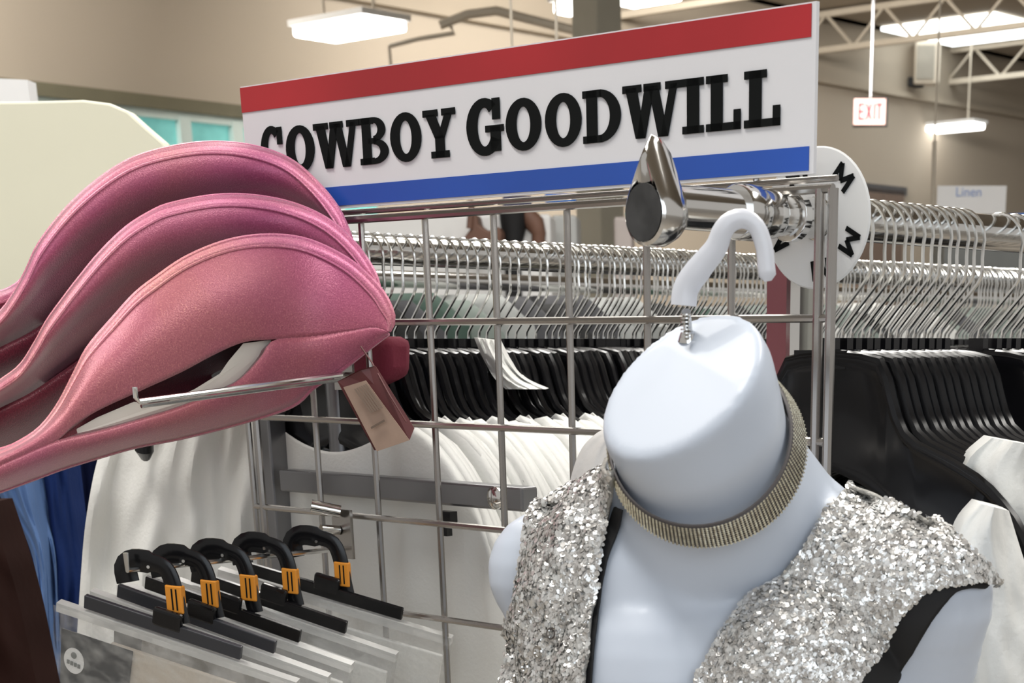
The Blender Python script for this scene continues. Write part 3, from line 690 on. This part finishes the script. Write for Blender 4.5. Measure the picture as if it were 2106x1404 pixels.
# ------------------------------------------------------------------ lower display hook with clip hangers and packs
t = thing('display_hook', 'wire display hook carrying the five black clip hangers', 'hook', world=True)
m = MB(); r1 = P(702, 1128, 1.497); t1 = P(262, 1172, 1.255); m.tube([t1+Z3*.012, t1, r1], .002, 8); m.obj('arm', M['hookwire'], t)
m = MB(); m.box(r1+ND*.003+Z3*.012, (.012, .0015, .02), GAX); m.obj('back_plate', M['wire'], t, smooth=False)
m = MB(); m.tube([P(640, 1040, 1.49), P(700, 1052, 1.495)], .0052, 12); m.tube([P(660, 1088, 1.49), P(697, 1090, 1.5)], .004, 12); m.obj('clip', M['chrome'], t)
BAR = Vector((.955, -.10, -.27)).normalized()
def cliphanger(i, hx, hy, Y, bx0, by0, bx1, by1, first):
    lab = ['foremost black clip hanger, lowest on the hook', 'second black clip hanger from the front', 'middle black clip hanger of the five', 'fourth black clip hanger from the front', 'rearmost black clip hanger nearest the wire grid'][i]
    t = thing('clip_hanger', lab, 'hanger', group='black clip hangers', world=True)
    sc = Y/3500
    o = P(hx, hy, Y)            # top of hook loop
    def L(x, z): return o+Vector((1, -.12, -.10)).normalized()*x*sc+Z3*z*sc   # local pixels -> metres
    # question-mark plate hook: thick flat strap
    pts = [L(-52, -50), L(-54, -22), L(-36, -6), L(0, -6), L(28, -14), L(40, -40), L(46, -85), L(52, -120)]
    pts = cr(pts, 26); m = MB(); m.tube(pts, [(.0028, (.0085 if k < 10 else .0065)) for k in range(len(pts))], 10, flat=(0, 1, 0)); m.obj('hook', M['black'], t)
    m = MB(); m.tube([L(-4, -14)+Vector((0, -.0035, 0)), L(-4, -14)+Vector((0, .001, 0))], .0012, 8); m.obj('rivet', M['hookwire'], t)
    m = MB(); e = L(44, -72); ax = Vector((1, -.12, -.10)).normalized(); m.box(e, (.0062, .0038, .0098), (ax, ax.cross(Z3).normalized(), Z3)); lb = m.obj('price_label', M['orange'], t, smooth=False, bevel=.001)
    m = MB()
    for q in (-.0016, .0016): m.box(e+ax*q+Vector((0, -.004, 0)), (.0005, .0003, .0075))
    m.obj('print', M['ink'], lb, smooth=False)
    a, b = P(bx0, by0, Y+.004), P(bx1, by1, Y-.012); d = (b-a).normalized(); up = Vector((0, -.25, 1)); up = (up-d*up.dot(d)).normalized(); sd = d.cross(up)
    m = MB(); m.box((a+b)/2, ((b-a).length/2, .0022, .0052), (d, sd, up)); m.obj('clip_bar', M['graybar'] if i in (0, 1) else M['black'], t, smooth=False, bevel=.0008)
    m = MB(); c_ = (a+b)/2+up*.007; m.box(c_+d*.003, (.011, .003, .007), (d, sd, up)); m.obj('neck', M['black'], t, smooth=False, bevel=.002)
    # plastic sleeve pack held by the bar
    t2 = thing('packaged_garment', ['foremost clear pack with dark header card and round white badge', 'second clear garment pack behind the badge pack', 'middle clear garment pack on the clip hangers', 'fourth clear garment pack on the clip hangers', 'rearmost clear garment pack next to the wire grid'][i], 'packaged garment', group='clear garment packs', world=True)
    ext = .020; a2 = a-d*ext-up*.002; b2 = b+d*ext*2.2-up*.002; dn = -up
    m = MB(); rows = []
    nseg = 26
    for f, th in ((0, .0025), (.04, .0032), (.09, .0026), (.16, .004), (.4, .007), (.8, .008), (1, .006)):
        row = [a2.lerp(b2, k/nseg)+dn*(.005+.17*f)-sd*(-1)*0-sd*th+noise.noise(Vector((k*.5, f*9, i*3)))*.0012*sd for k in range(nseg+1)]
        rows.append(row)
    m.grid(rows); rows = [[p+sd*.010 for p in r] for r in rows]; m.grid(rows); m.obj('clear_film', M['film'], t2, solid=.0003)
    m = MB(); m.box((a2+b2)/2+dn*.0085, ((b2-a2).length/2, .0036, .0035), (d, sd, up)); m.obj('heat_seal', M['seal'], t2, smooth=False)
    w_ = (b2-a2).length
    cd0 = a2+dn*.025+d*.004
    fr = -sd if sd.y > 0 else sd
    bk = MB(); bk.poly([cd0+d*w_*.20+fr*.0005, cd0+d*(w_-.010)+fr*.0005, cd0+d*(w_-.010)+dn*.14+fr*.0005, cd0+d*w_*.20+dn*.14+fr*.0005], fr*-.004)
    bk.obj('folded_garment', M['cream_pack'] if i in (0, 1) else M['white_cloth'], t2, smooth=False, bevel=.001)
    if i == 0:
        m = MB(); m.poly([cd0+fr*.0022, cd0+d*w_*.30+fr*.0022, cd0+d*w_*.26+dn*.14+fr*.0022, cd0+dn*.14+fr*.0022], fr*-.001); hc = m.obj('header_card', mat('charcoal_card', (.055, .057, .062), .5, var=.15), t2, smooth=False)
        cc = cd0+d*.0115+dn*.022+fr*.004
        m = MB(); m.poly([cc+(d*cos(2*pi*k/32)*.0078+up*sin(2*pi*k/32)*.0105) for k in range(32)], fr*.0005); bd = m.obj('badge', M['white'], t2, smooth=False)
        m = MB()
        for k in range(4): m.box(cc+fr*.0009+d*(-.0042+.0028*k)+dn*(.0018+.0004*k), (.0010, .0002, .0016), (d, sd, up))
        m.poly([cc+fr*.0008+(d*cos(2*pi*k/14)*.0022+up*(sin(2*pi*k/14)*.0026))+up*.0048 for k in range(14)], fr*.0003)
        m.obj('badge_print', mat('badge_ink', (.25, .26, .25), .6, var=.1), bd, smooth=False)
        m = MB(); m.box(cd0+d*.008+dn*.0585+fr*.0028, (.005, .0003, .003), (d, sd, up)); m.box(cd0+d*.020+dn*.0585+fr*.0028, (.005, .0003, .003), (d, sd, up)); m.obj('card_print', M['white'], hc, smooth=False)
    return t
CH = [(310, 1150, 1.265, 175, 1235, 497, 1342), (382, 1138, 1.310, 243, 1213, 567, 1330), (462, 1126, 1.355, 300, 1196, 618, 1308), (548, 1112, 1.405, 395, 1182, 713, 1290), (655, 1098, 1.460, 500, 1165, 828, 1262)]
for i, a_ in enumerate(CH): cliphanger(i, *a_, first=(i == 0))

# ------------------------------------------------------------------ rack parts behind the grid
t = thing('rack_crossbar', 'flat steel rack crossbar with a round bolt behind the wire grid', 'rack crossbar', world=True)
zc = GP(850, 1007, .045).z; ua, ub_ = gu(592, .045, 1000), gu(1090, .045, 1020)
m = MB(); m.box(gpt((ua+ub_)/2, zc, .045), ((ub_-ua)/2, .009, .0095), GAX); m.obj('bar', M['steel'], t, smooth=False, bevel=.002)
m = MB(); q = gpt(gu(1020, .035, 1030), zc, .034); m.tube([q+ND*.003, q-ND*.001, q-ND*.003], [.009, .009, .006], 20); m.obj('bolt', M['chrome'], t)
m = MB(); q2 = gpt(gu(920, .03, 1068), zc-.018, .03); m.box(q2, (.008, .004, .005), GAX); m.box(q2-Z3*.009, (.002, .003, .006), GAX); m.obj('clip', M['black'], t, smooth=False)
t = thing('rack_upright', 'dull steel rack upright behind the left part of the wire grid', 'rack upright', world=True)
m = MB(); q = GP(570, 1000, .05); m.box((q.x, q.y, .80), (.0075, .010, .74), GAX); m.obj('post', M['steel'], t, smooth=False, bevel=.002)
m = MB(); m.box((q.x, q.y, .03), (.05, .12, .03), GAX); m.obj('foot', M['steel'], t, smooth=False)
t = thing('rack_upright', 'maroon faced upright board under the rail beside the M disc', 'rack upright', world=True)
Ym = 1.66
m = MB(); q = P(1606, 650, Ym); zt_ = P(1606, 512, Ym).z; zb_ = P(1606, 785, Ym).z; m.box((q.x, q.y, (zt_+zb_)/2), (.0115, .006, (zt_-zb_)/2), GAX); m.obj('maroon_face', M['postmaroon'], t, smooth=False)
m = MB(); q = P(1652, 650, Ym+.01); m.box((q.x, q.y, zt_/2), (.0115, .007, zt_/2), GAX); m.obj('post', mat('grey_green_post', (.30, .30, .27), .5, var=.05), t, smooth=False, bevel=.001)
m = MB(); q = P(1631, 650, Ym-.01); m.box((q.x, q.y, zt_/2), (.0022, .007, zt_/2), GAX); m.obj('edge_strip', M['chrome'], t, smooth=False)

# ------------------------------------------------------------------ cloth sheets hanging
def cloth(name, rows_px, Yf, mm, label, cat='garment', amp=.012, seed=1, nu=40, nv=30, th=.0015, folds=9, group=None):
    """rows_px: left edge points and right edge points (pixels), top to bottom"""
    Lc = cr([(a, b, 0) for a, b in rows_px[0]], nv); Rc = cr([(a, b, 0) for a, b in rows_px[1]], nv)
    m = MB(); rows = []
    for j in range(nv):
        row = []
        for k in range(nu):
            f = k/(nu-1); x = Lc[j].x+(Rc[j].x-Lc[j].x)*f; y = Lc[j].y+(Rc[j].y-Lc[j].y)*f
            Y0 = Yf[0]+(Yf[1]-Yf[0])*f if isinstance(Yf, tuple) else Yf
            n_ = noise.noise(Vector((f*folds, j/nv*1.6+seed*5, seed)))*amp+noise.noise(Vector((f*folds*2.3, j/nv*5, seed+9)))*amp*.4
            row.append(P(x, y, Y0+n_-.02*sin(pi*f)))
        rows.append(row)
    m.grid(rows); m.grid([[p+Vector((0, .035, 0)) for p in r] for r in rows])
    for e in (0, nu-1): m.grid([[r[e], r[e]+Vector((0, .035, 0))] for r in rows])
    m.grid([rows[0], [p+Vector((0, .035, 0)) for p in rows[0]]])
    o = m.obj(name, mm); return tag(o, label, cat, group)
cloth('white_blouse', ([(250, 840), (205, 930), (178, 1060), (165, 1200), (150, 1450)], [(560, 840), (552, 930), (552, 1060), (560, 1200), (570, 1450)]), (1.70, 1.665), M['white_cloth'], 'crumpled white blouse hanging left of the rack upright', 'blouse', .03, 2, 60, 50, folds=5)
m = MB(); m.tube([P(296, 880, 1.64), P(297, 925, 1.64), P(299, 938, 1.65)], [.008, .0085, .005], 12); o = m.obj('black_hanger_knob', M['black']); tag(o, 'black hanger end at the neck of the crumpled white blouse', 'hanger part')
cloth('blue_shirt', ([(-30, 960), (10, 1040), (70, 1160), (90, 1450)], [(60, 940), (82, 1060), (100, 1160), (105, 1450)]), 1.95, M['lblue'], 'light blue shirt at the left edge under the hats', 'shirt', .02, 3, folds=3)
cloth('blue_shirt', ([(70, 930), (75, 1050), (85, 1200), (80, 1450)], [(140, 930), (160, 1100), (172, 1190), (175, 1450)]), 2.0, M['blue'], 'dark blue shirt between light blue shirt and white blouse', 'shirt', .02, 4, folds=3)
cloth('navy_jacket', ([(100, 900), (130, 1050), (120, 1250), (100, 1450)], [(260, 900), (260, 1050), (250, 1250), (240, 1450)]), 2.15, M['navy'], 'navy jacket just left of the white blouse', 'jacket', .03, 5, folds=5)
cloth('navy_jacket', ([(-120, 900), (-120, 1050), (-120, 1250), (-120, 1450)], [(110, 900), (120, 1050), (130, 1250), (130, 1450)]), 2.25, M['navy'], 'navy jacket behind the light blue shirt at left edge', 'jacket', .03, 6, folds=5)
cloth('dark_brown_coat', ([(-200, 1040), (-200, 1150), (-200, 1300), (-200, 1460)], [(-24, 1035), (8, 1130), (42, 1250), (86, 1460)]), (.95, .98), M['brown'], 'very dark brown coat close by at the bottom left corner', 'coat', .012, 7, folds=3)
for i_, (x0, x1, Y0, sd, lab) in enumerate([(600, 745, 1.66, 8, 'white trousers leftmost behind the clip hangers'), (735, 862, 1.64, 9, 'pale skirt with dark pleat below the steel crossbar'), (850, 985, 1.67, 10, 'white skirt in shade behind the middle of the wire grid'), (960, 1130, 1.63, 11, 'white skirt behind the mannequin shoulder')]):
    cloth('white_skirt', ([(x0+25, 1050), (x0+8, 1150), (x0, 1280), (x0-15, 1500)], [(x1-25, 1050), (x1-8, 1150), (x1, 1280), (x1+15, 1500)]), Y0+.05, M['white_cloth'], lab, 'skirt', .03, sd, folds=4)
cloth('grey_shirt', ([(1275, 872), (1215, 900), (1180, 960), (1150, 1100)], [(1300, 872), (1300, 960), (1300, 1040), (1300, 1150)]), 1.24, mat('pale_grey_cloth', (.55, .54, .53), .85, bump=.2, bscale=200, var=.04), 'pale grey cloth behind the left side of the mannequin neck', 'shirt', .008, 12, folds=3)
cloth('black_dress', ([(540, 760), (560, 860), (580, 960), (590, 1050)], [(740, 760), (720, 860), (725, 960), (720, 985)]), 1.86, M['black_matte'], 'black garment in shade behind the grid under the hats', 'dress', .03, 13, folds=4)
cloth('grey_trousers', ([(1600, 830), (1610, 900), (1640, 1000), (1700, 1200)], [(1700, 880), (1850, 960), (1960, 1060), (2060, 1200)]), 1.62, mat('mid_grey_cloth', (.28, .28, .28), .85, bump=.2, bscale=200, var=.06), 'grey garment behind the mannequin right shoulder under the hangers', 'trousers', .02, 14, folds=6)
cloth('white_shirt', ([(2015, 1035), (1975, 1090), (1960, 1200), (1960, 1450)], [(2075, 1050), (2106, 1150), (2150, 1280), (2190, 1450)]), 1.14, M['white_cloth'], 'white sleeve hanging lowest at the right behind the sequin vest', 'shirt', .010, 15, folds=3)
cloth('white_shirt', ([(2040, 900), (1985, 960), (2005, 1060), (2030, 1450)], [(2200, 930), (2230, 1050), (2240, 1200), (2250, 1450)]), 1.19, M['white_cloth'], 'white shirt at the right edge above the lowest white sleeve', 'shirt', .016, 16, folds=4)

cloth('bunched_white_shirt', ([(975, 694), (990, 730), (1015, 775), (1040, 800)], [(1022, 700), (1046, 745), (1075, 778), (1122, 800)]), 1.70, M['white_cloth'], 'white top bunched over the hangers in the middle of the back rail', 'shirt', .016, 17, 24, 20, folds=4)
FC = [('charcoal', (.05, .05, .055)), ('grey green', (.16, .19, .17)), ('black', (.012, .012, .012)), ('grey', (.30, .31, .30)), ('dark green', (.03, .06, .045)), ('pale grey', (.5, .5, .48)), ('dark red', (.10, .012, .02))]
for nme, cc_ in FC: M['far_'+nme] = mat('far_'+nme.replace(' ', '_'), cc_, .85, bump=.2, bscale=100, var=.15)
FR0 = Vector((-.62, 2.55, 0)); q = 0; rnd = random.Random(4)
while q < 2.6:
    w_ = rnd.uniform(.04, .075); nme = rnd.choices(FC, (3, 4, 3, 4, 2, 2, .6))[0][0]; c0_ = FR0+ND*q; zt_ = CAMZ+.062-.0*q+rnd.uniform(-.012, .006)
    m = MB(); rows = []
    for f in (0, .015, .05, .3, 1):
        hw = .10+.12*min(1, f*12)
        z_ = zt_-f*.9
        ring_ = []
        for k in range(16):
            a_ = 2*pi*k/16; ring_.append(Vector((c0_.x, c0_.y, z_))+GD*cos(a_)*hw+ND*sin(a_)*w_*.5*(.35 if f == 0 else 1)*(1+.3*noise.noise(Vector((k*.7, f*3, q*9)))))
        rows.append(ring_)
    m.grid(rows, True); m.f.append(tuple(range(15, -1, -1)))
    o = m.obj('hanging_garment', M['far_'+nme]); tag(o, '%s garment on the far rack seen between the hanger hooks' % nme, 'garment', 'garments on the far rack')
    q += w_*.92
def R3(s_): p = FR0+ND*s_; return Vector((p.x, p.y, CAMZ+.085))
railthing('clothes_rail', 'furthest chrome rail holding the mixed dark garments', R3, -.05, 2.7, .012, (0, 2.6))
# ------------------------------------------------------------------ mannequin
t = thing('mannequin_torso', 'pearl white hanging mannequin torso in the foreground', 'mannequin', world=True)
bm_ = MB()
def ellipsoid(mb, c, ax, n=24):
    rows = []
    for i in range(n//2+1):
        th = pi*i/(n//2)
        rows.append([c+ax[0]*sin(th)*cos(2*pi*k/n)+ax[1]*sin(th)*sin(2*pi*k/n)+ax[2]*cos(th) for k in range(n)])
    mb.grid(rows, True)
def capsule(mb, a, b, ra, rb, sq=.72):
    n = 8
    for i in range(n+1):
        f = i/n; c = a.lerp(b, f); r = ra+(rb-ra)*f
        ellipsoid(mb, c, (Vector((r, 0, 0)), Vector((0, r*sq, 0)), Vector((0, 0, r))), 18)
sL, sC, sR = P(1130, 1178, 1.165), P(1470, 1180, 1.125), P(1885, 1240, 1.085)
capsule(bm_, sL, sC, .041, .055); capsule(bm_, sC, sR, .055, .048)
capsule(bm_, sL, P(1135, 1262, 1.16), .040, .030)
capsule(bm_, sR, P(1840, 1530, 1.11), .047, .042)
capsule(bm_, P(1500, 1060, 1.13), sR+Vector((-.02, 0, .004)), .052, .034)
capsule(bm_, P(1400, 1080, 1.14), sL+Vector((.015, 0, 0)), .046, .034)
for (x, y, Y, rx, ry, rz) in ((1470, 1300, 1.13, .125, .066, .12), (1480, 1480, 1.12, .125, .070, .13), (1350, 1420, 1.11, .07, .062, .08), (1640, 1440, 1.09, .07, .062, .08), (1460, 1650, 1.13, .12, .068, .14)):
    ellipsoid(bm_, P(x, y, Y), (Vector((rx, 0, 0)), Vector((0, ry, 0)), Vector((0, 0, rz))), 32)
# neck: oblique cap ring to base
def ringdef(cx, cy, Y, maj, majdir, minr, dep):   # pixels for centre; maj/min radii metres
    md = Vector((majdir[0], 0, -majdir[1])).normalized(); pd = Vector((-md.z, 0, md.x))
    return P(cx, cy, Y), md*maj, pd*minr+Vector((0, dep, 0))
rings = [ringdef(1397, 786, 1.044, .0512, (.80, -.60), .0275, .035),
         ringdef(1401, 795, 1.044, .0532, (.80, -.60), .0290, .036),
         ringdef(1413, 822, 1.050, .0545, (.84, -.54), .0315, .036),
         ringdef(1428, 862, 1.060, .0528, (.89, -.46), .0365, .038),
         ringdef(1441, 912, 1.076, .0525, (.95, -.30), .0415, .038),
         ringdef(1456, 965, 1.092, .0575, (.97, -.24), .044, .040),
         ringdef(1470, 1070, 1.115, .078, (.98, -.20), .046, .046),
         ringdef(1475, 1150, 1.125, .100, (1, 0), .046, .052)]
nk = 56
def ring(c, a, b, s=1.0): return [c+(a*cos(2*pi*k/nk)+b*sin(2*pi*k/nk))*s for k in range(nk)]
rows = [ring(*rings[0], .05), ring(*rings[0], .5), ring(*rings[0], .85)]+[ring(*r) for r in rings]
nbm = MB(); nbm.grid(rows, True); nbm.f.append(tuple(range(nk))); nbm.f.append(tuple((len(rows)-1)*nk+k for k in reversed(range(nk))))
bm_.add(nbm.v, nbm.f)
body = bm_.obj('body', M['mann'], t)
rm = body.modifiers.new('remesh', 'REMESH'); rm.mode = 'VOXEL'; rm.voxel_size = .0028; rm.use_smooth_shade = True
sm = body.modifiers.new('smooth', 'SMOOTH'); sm.factor = .5; sm.iterations = 4
bpy.context.view_layer.update()
dg = bpy.context.evaluated_depsgraph_get()
me2 = bpy.data.meshes.new_from_object(body.evaluated_get(dg)); body.modifiers.clear(); me2.name = 'body'; body.data = me2
me2.materials.clear(); me2.materials.append(M['mann']); me2.shade_smooth()
bvh = BVHTree.FromPolygons([v.co for v in me2.vertices], [tuple(p.vertices) for p in me2.polygons])
def hit(px, py, off=.003, near=None):
    d = ray(px, py).normalized()
    h = bvh.ray_cast(CAM, d, 3)
    if h[0] is None:
        q = near if near is not None else P(px, py, 1.12)
        p = CAM+d*((q-CAM).length)
        return p, -d, False
    n = h[1] if h[1].dot(d) < 0 else -h[1]
    return h[0]+n*off, n, True

def patch(In, Out, nu, nv, off=.004, wob=0, seed=0):
    A = cr([(a, b, 0) for a, b in In], nv); B = cr([(a, b, 0) for a, b in Out], nv); rows = []; nrm = []
    for j in range(nv):
        row = [None]*nu; nr = [None]*nu; last = None; hits = []
        for k in range(nu):
            f = k/(nu-1); x = A[j].x+(B[j].x-A[j].x)*f; y = A[j].y+(B[j].y-A[j].y)*f
            h = hit(x, y, off); row[k] = h[0] if h[2] else None; nr[k] = h[1]; hits.append((x, y, h[2]))
        for k in range(nu):
            if row[k] is None:
                c = [q for q in range(nu) if hits[q][2]]
                q = min(c, key=lambda z: abs(z-k)) if c else None
                d = ray(hits[k][0], hits[k][1]).normalized()
                ln = (row[q]-CAM).length+.0012*abs(q-k) if q is not None else 1.13
                row[k] = CAM+d*ln; nr[k] = -d
        if wob:
            for k in range(nu): row[k] = row[k]+nr[k]*wob*(noise.noise(Vector((k/nu*5, j/nv*9, seed)))+.2)
        rows.append(row); nrm.append(nr)
    return rows, nrm
vest = thing('sequin_vest', 'silver sequin vest worn by the mannequin torso', 'vest', world=True)
def smooth_rows(rows, it=2):
    for _ in range(it):
        new = [r[:] for r in rows]
        for j in range(1, len(rows)-1):
            for k in range(1, len(rows[0])-1):
                new[j][k] = (rows[j][k]*2+rows[j-1][k]+rows[j+1][k]+rows[j][k-1]+rows[j][k+1])/6
        rows = new
    return rows
def bow(base, top):  return base
RI = [(1742, 1000), (1705, 1050), (1650, 1112), (1590, 1185), (1530, 1262), (1470, 1340), (1420, 1406), (1380, 1470)]
RO = [(2046, 1208), (2000, 1200), (1950, 1206), (1895, 1222), (1855, 1265), (1815, 1325), (1750, 1406), (1700, 1475)]
def panel(name, In, Out, nsq, seed, bulge=None):
    nu, nv = 40, 60
    rows, nr = patch(In, Out, nu, nv, .006, .0035, seed)
    if bulge:
        # top edge bows over the shoulder
        A = cr([(a, b, 0) for a, b in In], nv); B = cr([(a, b, 0) for a, b in Out], nv)
        for j in range(nv):
            wgt = max(0, 1-j/(nv*.34))**1.5
            for k in range(nu):
                f = k/(nu-1); x = A[j].x+(B[j].x-A[j].x)*f; y = A[j].y+(B[j].y-A[j].y)*f
                y -= bulge*sin(pi*f)**.9*wgt; x += bulge*.25*sin(pi*f)*wgt
                h = hit(x, y, .006); 
                if h[2]: rows[j][k] = h[0]; nr[j][k] = h[1]
                else:
                    d = ray(x, y).normalized(); rows[j][k] = CAM+d*(rows[j][k]-CAM).length; nr[j][k] = -d
    rows = smooth_rows(rows, 3)
    m = MB(); m.grid(rows); m.obj(name, M['sequinbase'], vest, solid=.0025)
    rnd = random.Random(seed); m = MB()
    for q in range(nsq):
        j = rnd.random()*(nv-1.001); k = rnd.random()*(nu-1.001); j0, k0 = int(j), int(k); fj, fk = j-j0, k-k0
        p = rows[j0][k0].lerp(rows[j0][k0+1], fk).lerp(rows[j0+1][k0].lerp(rows[j0+1][k0+1], fk), fj)
        e1 = rows[j0][k0+1]-rows[j0][k0]; e2 = rows[j0+1][k0]-rows[j0][k0]; n = e1.cross(e2)
        if n.length < 1e-9: continue
        n.normalize()
        if n.dot(CAM-p) < 0: n = -n
        n = (n+Vector((rnd.gauss(0, .30), rnd.gauss(0, .28), rnd.gauss(0, .30)))).normalized()
        a = n.orthogonal().normalized(); b = n.cross(a); r = rnd.uniform(.0011, .0019); p = p+n*rnd.uniform(.0016, .0030)
        m.add([p+(a*cos(2*pi*z/6)+b*sin(2*pi*z/6))*r for z in range(6)], [tuple(range(6))])
    o = m.obj('sequins', M['sequin'], vest, smooth=False); o['kind'] = 'stuff'; return rows
RP = panel('right_front', RI, RO, 15000, 3, bulge=34)
LI = [(1277, 955), (1279, 1010), (1272, 1055), (1250, 1120), (1240, 1180), (1232, 1260), (1222, 1340), (1212, 1470)]
LO = [(1165, 1000), (1118, 1035), (1098, 1075), (1086, 1140), (1078, 1200), (1055, 1290), (1038, 1360), (1012, 1470)]
LP = panel('left_front', LI, LO, 8500, 5)
def strip(name, In, Out, off, mm, nu=8, nv=50):
    rows, _ = patch(In, Out, nu, nv, off); m = MB(); m.grid(smooth_rows(rows, 1)); return m.obj(name, mm, vest, solid=.0015)
strip('armhole_lining', [(2030, 1200), (1950, 1200), (1890, 1222), (1850, 1268), (1812, 1325), (1748, 1406), (1700, 1475)], [(2018, 1212), (1985, 1212), (1950, 1228), (1905, 1290), (1875, 1340), (1835, 1406), (1800, 1475)], .0035, M['black_matte'])
strip('neckline_lining', [(1276, 1040), (1262, 1075), (1244, 1120), (1234, 1180), (1228, 1260), (1218, 1340), (1208, 1470)], [(1290, 1045), (1282, 1085), (1258, 1140), (1244, 1200), (1236, 1270), (1227, 1345), (1218, 1470)], .0035, M['black_matte'])
# two bead rows on the left front
m = MB()
for (bx, by) in [(1203, 1228), (1180, 1268), (1158, 1302), (1132, 1335), (1110, 1372), (1092, 1402)]:
    h = hit(bx, by, .011); n = h[1]; a = n.orthogonal().normalized(); b = n.cross(a)
    rows = [[h[0]+(a*cos(2*pi*k/14)+b*sin(2*pi*k/14))*(.0032+.0011*cos(q))+n*.0011*sin(q) for k in range(14)] for q in [2*pi*z/6 for z in range(7)]]
    m.grid(rows, True)
m.obj('ring_bead', M['chrome'], vest)
# choker
ck = thing('rhinestone_choker', 'gold toned rhinestone choker round the mannequin neck', 'necklace', world=True)
def lerpring(r1, r2, f): return (r1[0].lerp(r2[0], f), r1[1].lerp(r2[1], f), r1[2].lerp(r2[2], f))
cT = ringdef(1437, 893, 1.067, .0540, (.955, -.295), .0478, .0445)
cB = ringdef(1456, 928, 1.080, .0580, (.970, -.245), .0500, .0465)
m = MB(); m.grid([ring(*cT), ring(*cB)], True); m.obj('band', M['bandback'], ck, solid=.0012)
m = MB(); m.tube(ring(*cT)+[ring(*cT)[0]], .0009, 6); m.obj('top_edging', M['bandback'], ck)
m = MB(); nb = 150
for i in range(11):
    f = (i+.7)/11.2; c_, a_, b_ = lerpring(cT, cB, f)
    for k in range(nb):
        q = 2*pi*k/nb; p = c_+(a_*cos(q)+b_*sin(q))*1.02
        out = (p-c_).normalized(); 
        tg = (b_*cos(q)-a_*sin(q)).normalized(); up = out.cross(tg); r = .00105
        m.add([p+tg*r+up*0, p+up*r, p-tg*r, p-up*r, p+out*r*1.0], [(0, 1, 4), (1, 2, 4), (2, 3, 4), (3, 0, 4)])
o = m.obj('rhinestones', M['rhine'], ck, smooth=False); o['kind'] = 'stuff'
# mannequin hook
scr = hit(1415, 690, 0)[0]
m = MB(); m.tube([scr+Vector((0, .004, -.004)), scr+Z3*.003, P(1411, 640, 1.058)], [.0026, .0026, .0026], 12); m.tube([scr+Vector((0, .001, -.003)), scr+Vector((0, .0, .0015))], [.0060, .0045], 14); m.obj('hook_stem', M['chrome'], t)
m = MB()
for k in range(7):
    q = P(1411, 645, 1.058)+Z3*-.002*k; m.tube([q, q-Z3*.0008], .0031, 10)
m.obj('stem_thread', M['chrome'], t)
hp = cr([P(a_, b_, Y_) for a_, b_, Y_ in [(1406, 628, 1.058), (1412, 590, 1.058), (1440, 550, 1.057), (1472, 510, 1.056), (1486, 475, 1.055), (1505, 455, 1.055), (1532, 450, 1.055), (1557, 468, 1.055), (1572, 510, 1.055), (1576, 545, 1.055), (1580, 578, 1.055)]], 34)
rad = [(.0035, .0075) if k < 8 else (.0033, .0072-.0022*min(1, (k-8)/14)) for k in range(33)]+[(.0016, .002)]
m = MB(); m.tube(hp, rad, 14, flat=(0, 1, 0)); o = m.obj('plastic_hook', M['white_plastic'], t); o['label'] = 'white plastic hook'

for o in list(bpy.data.objects):
    if '_w' in o: del o['_w']
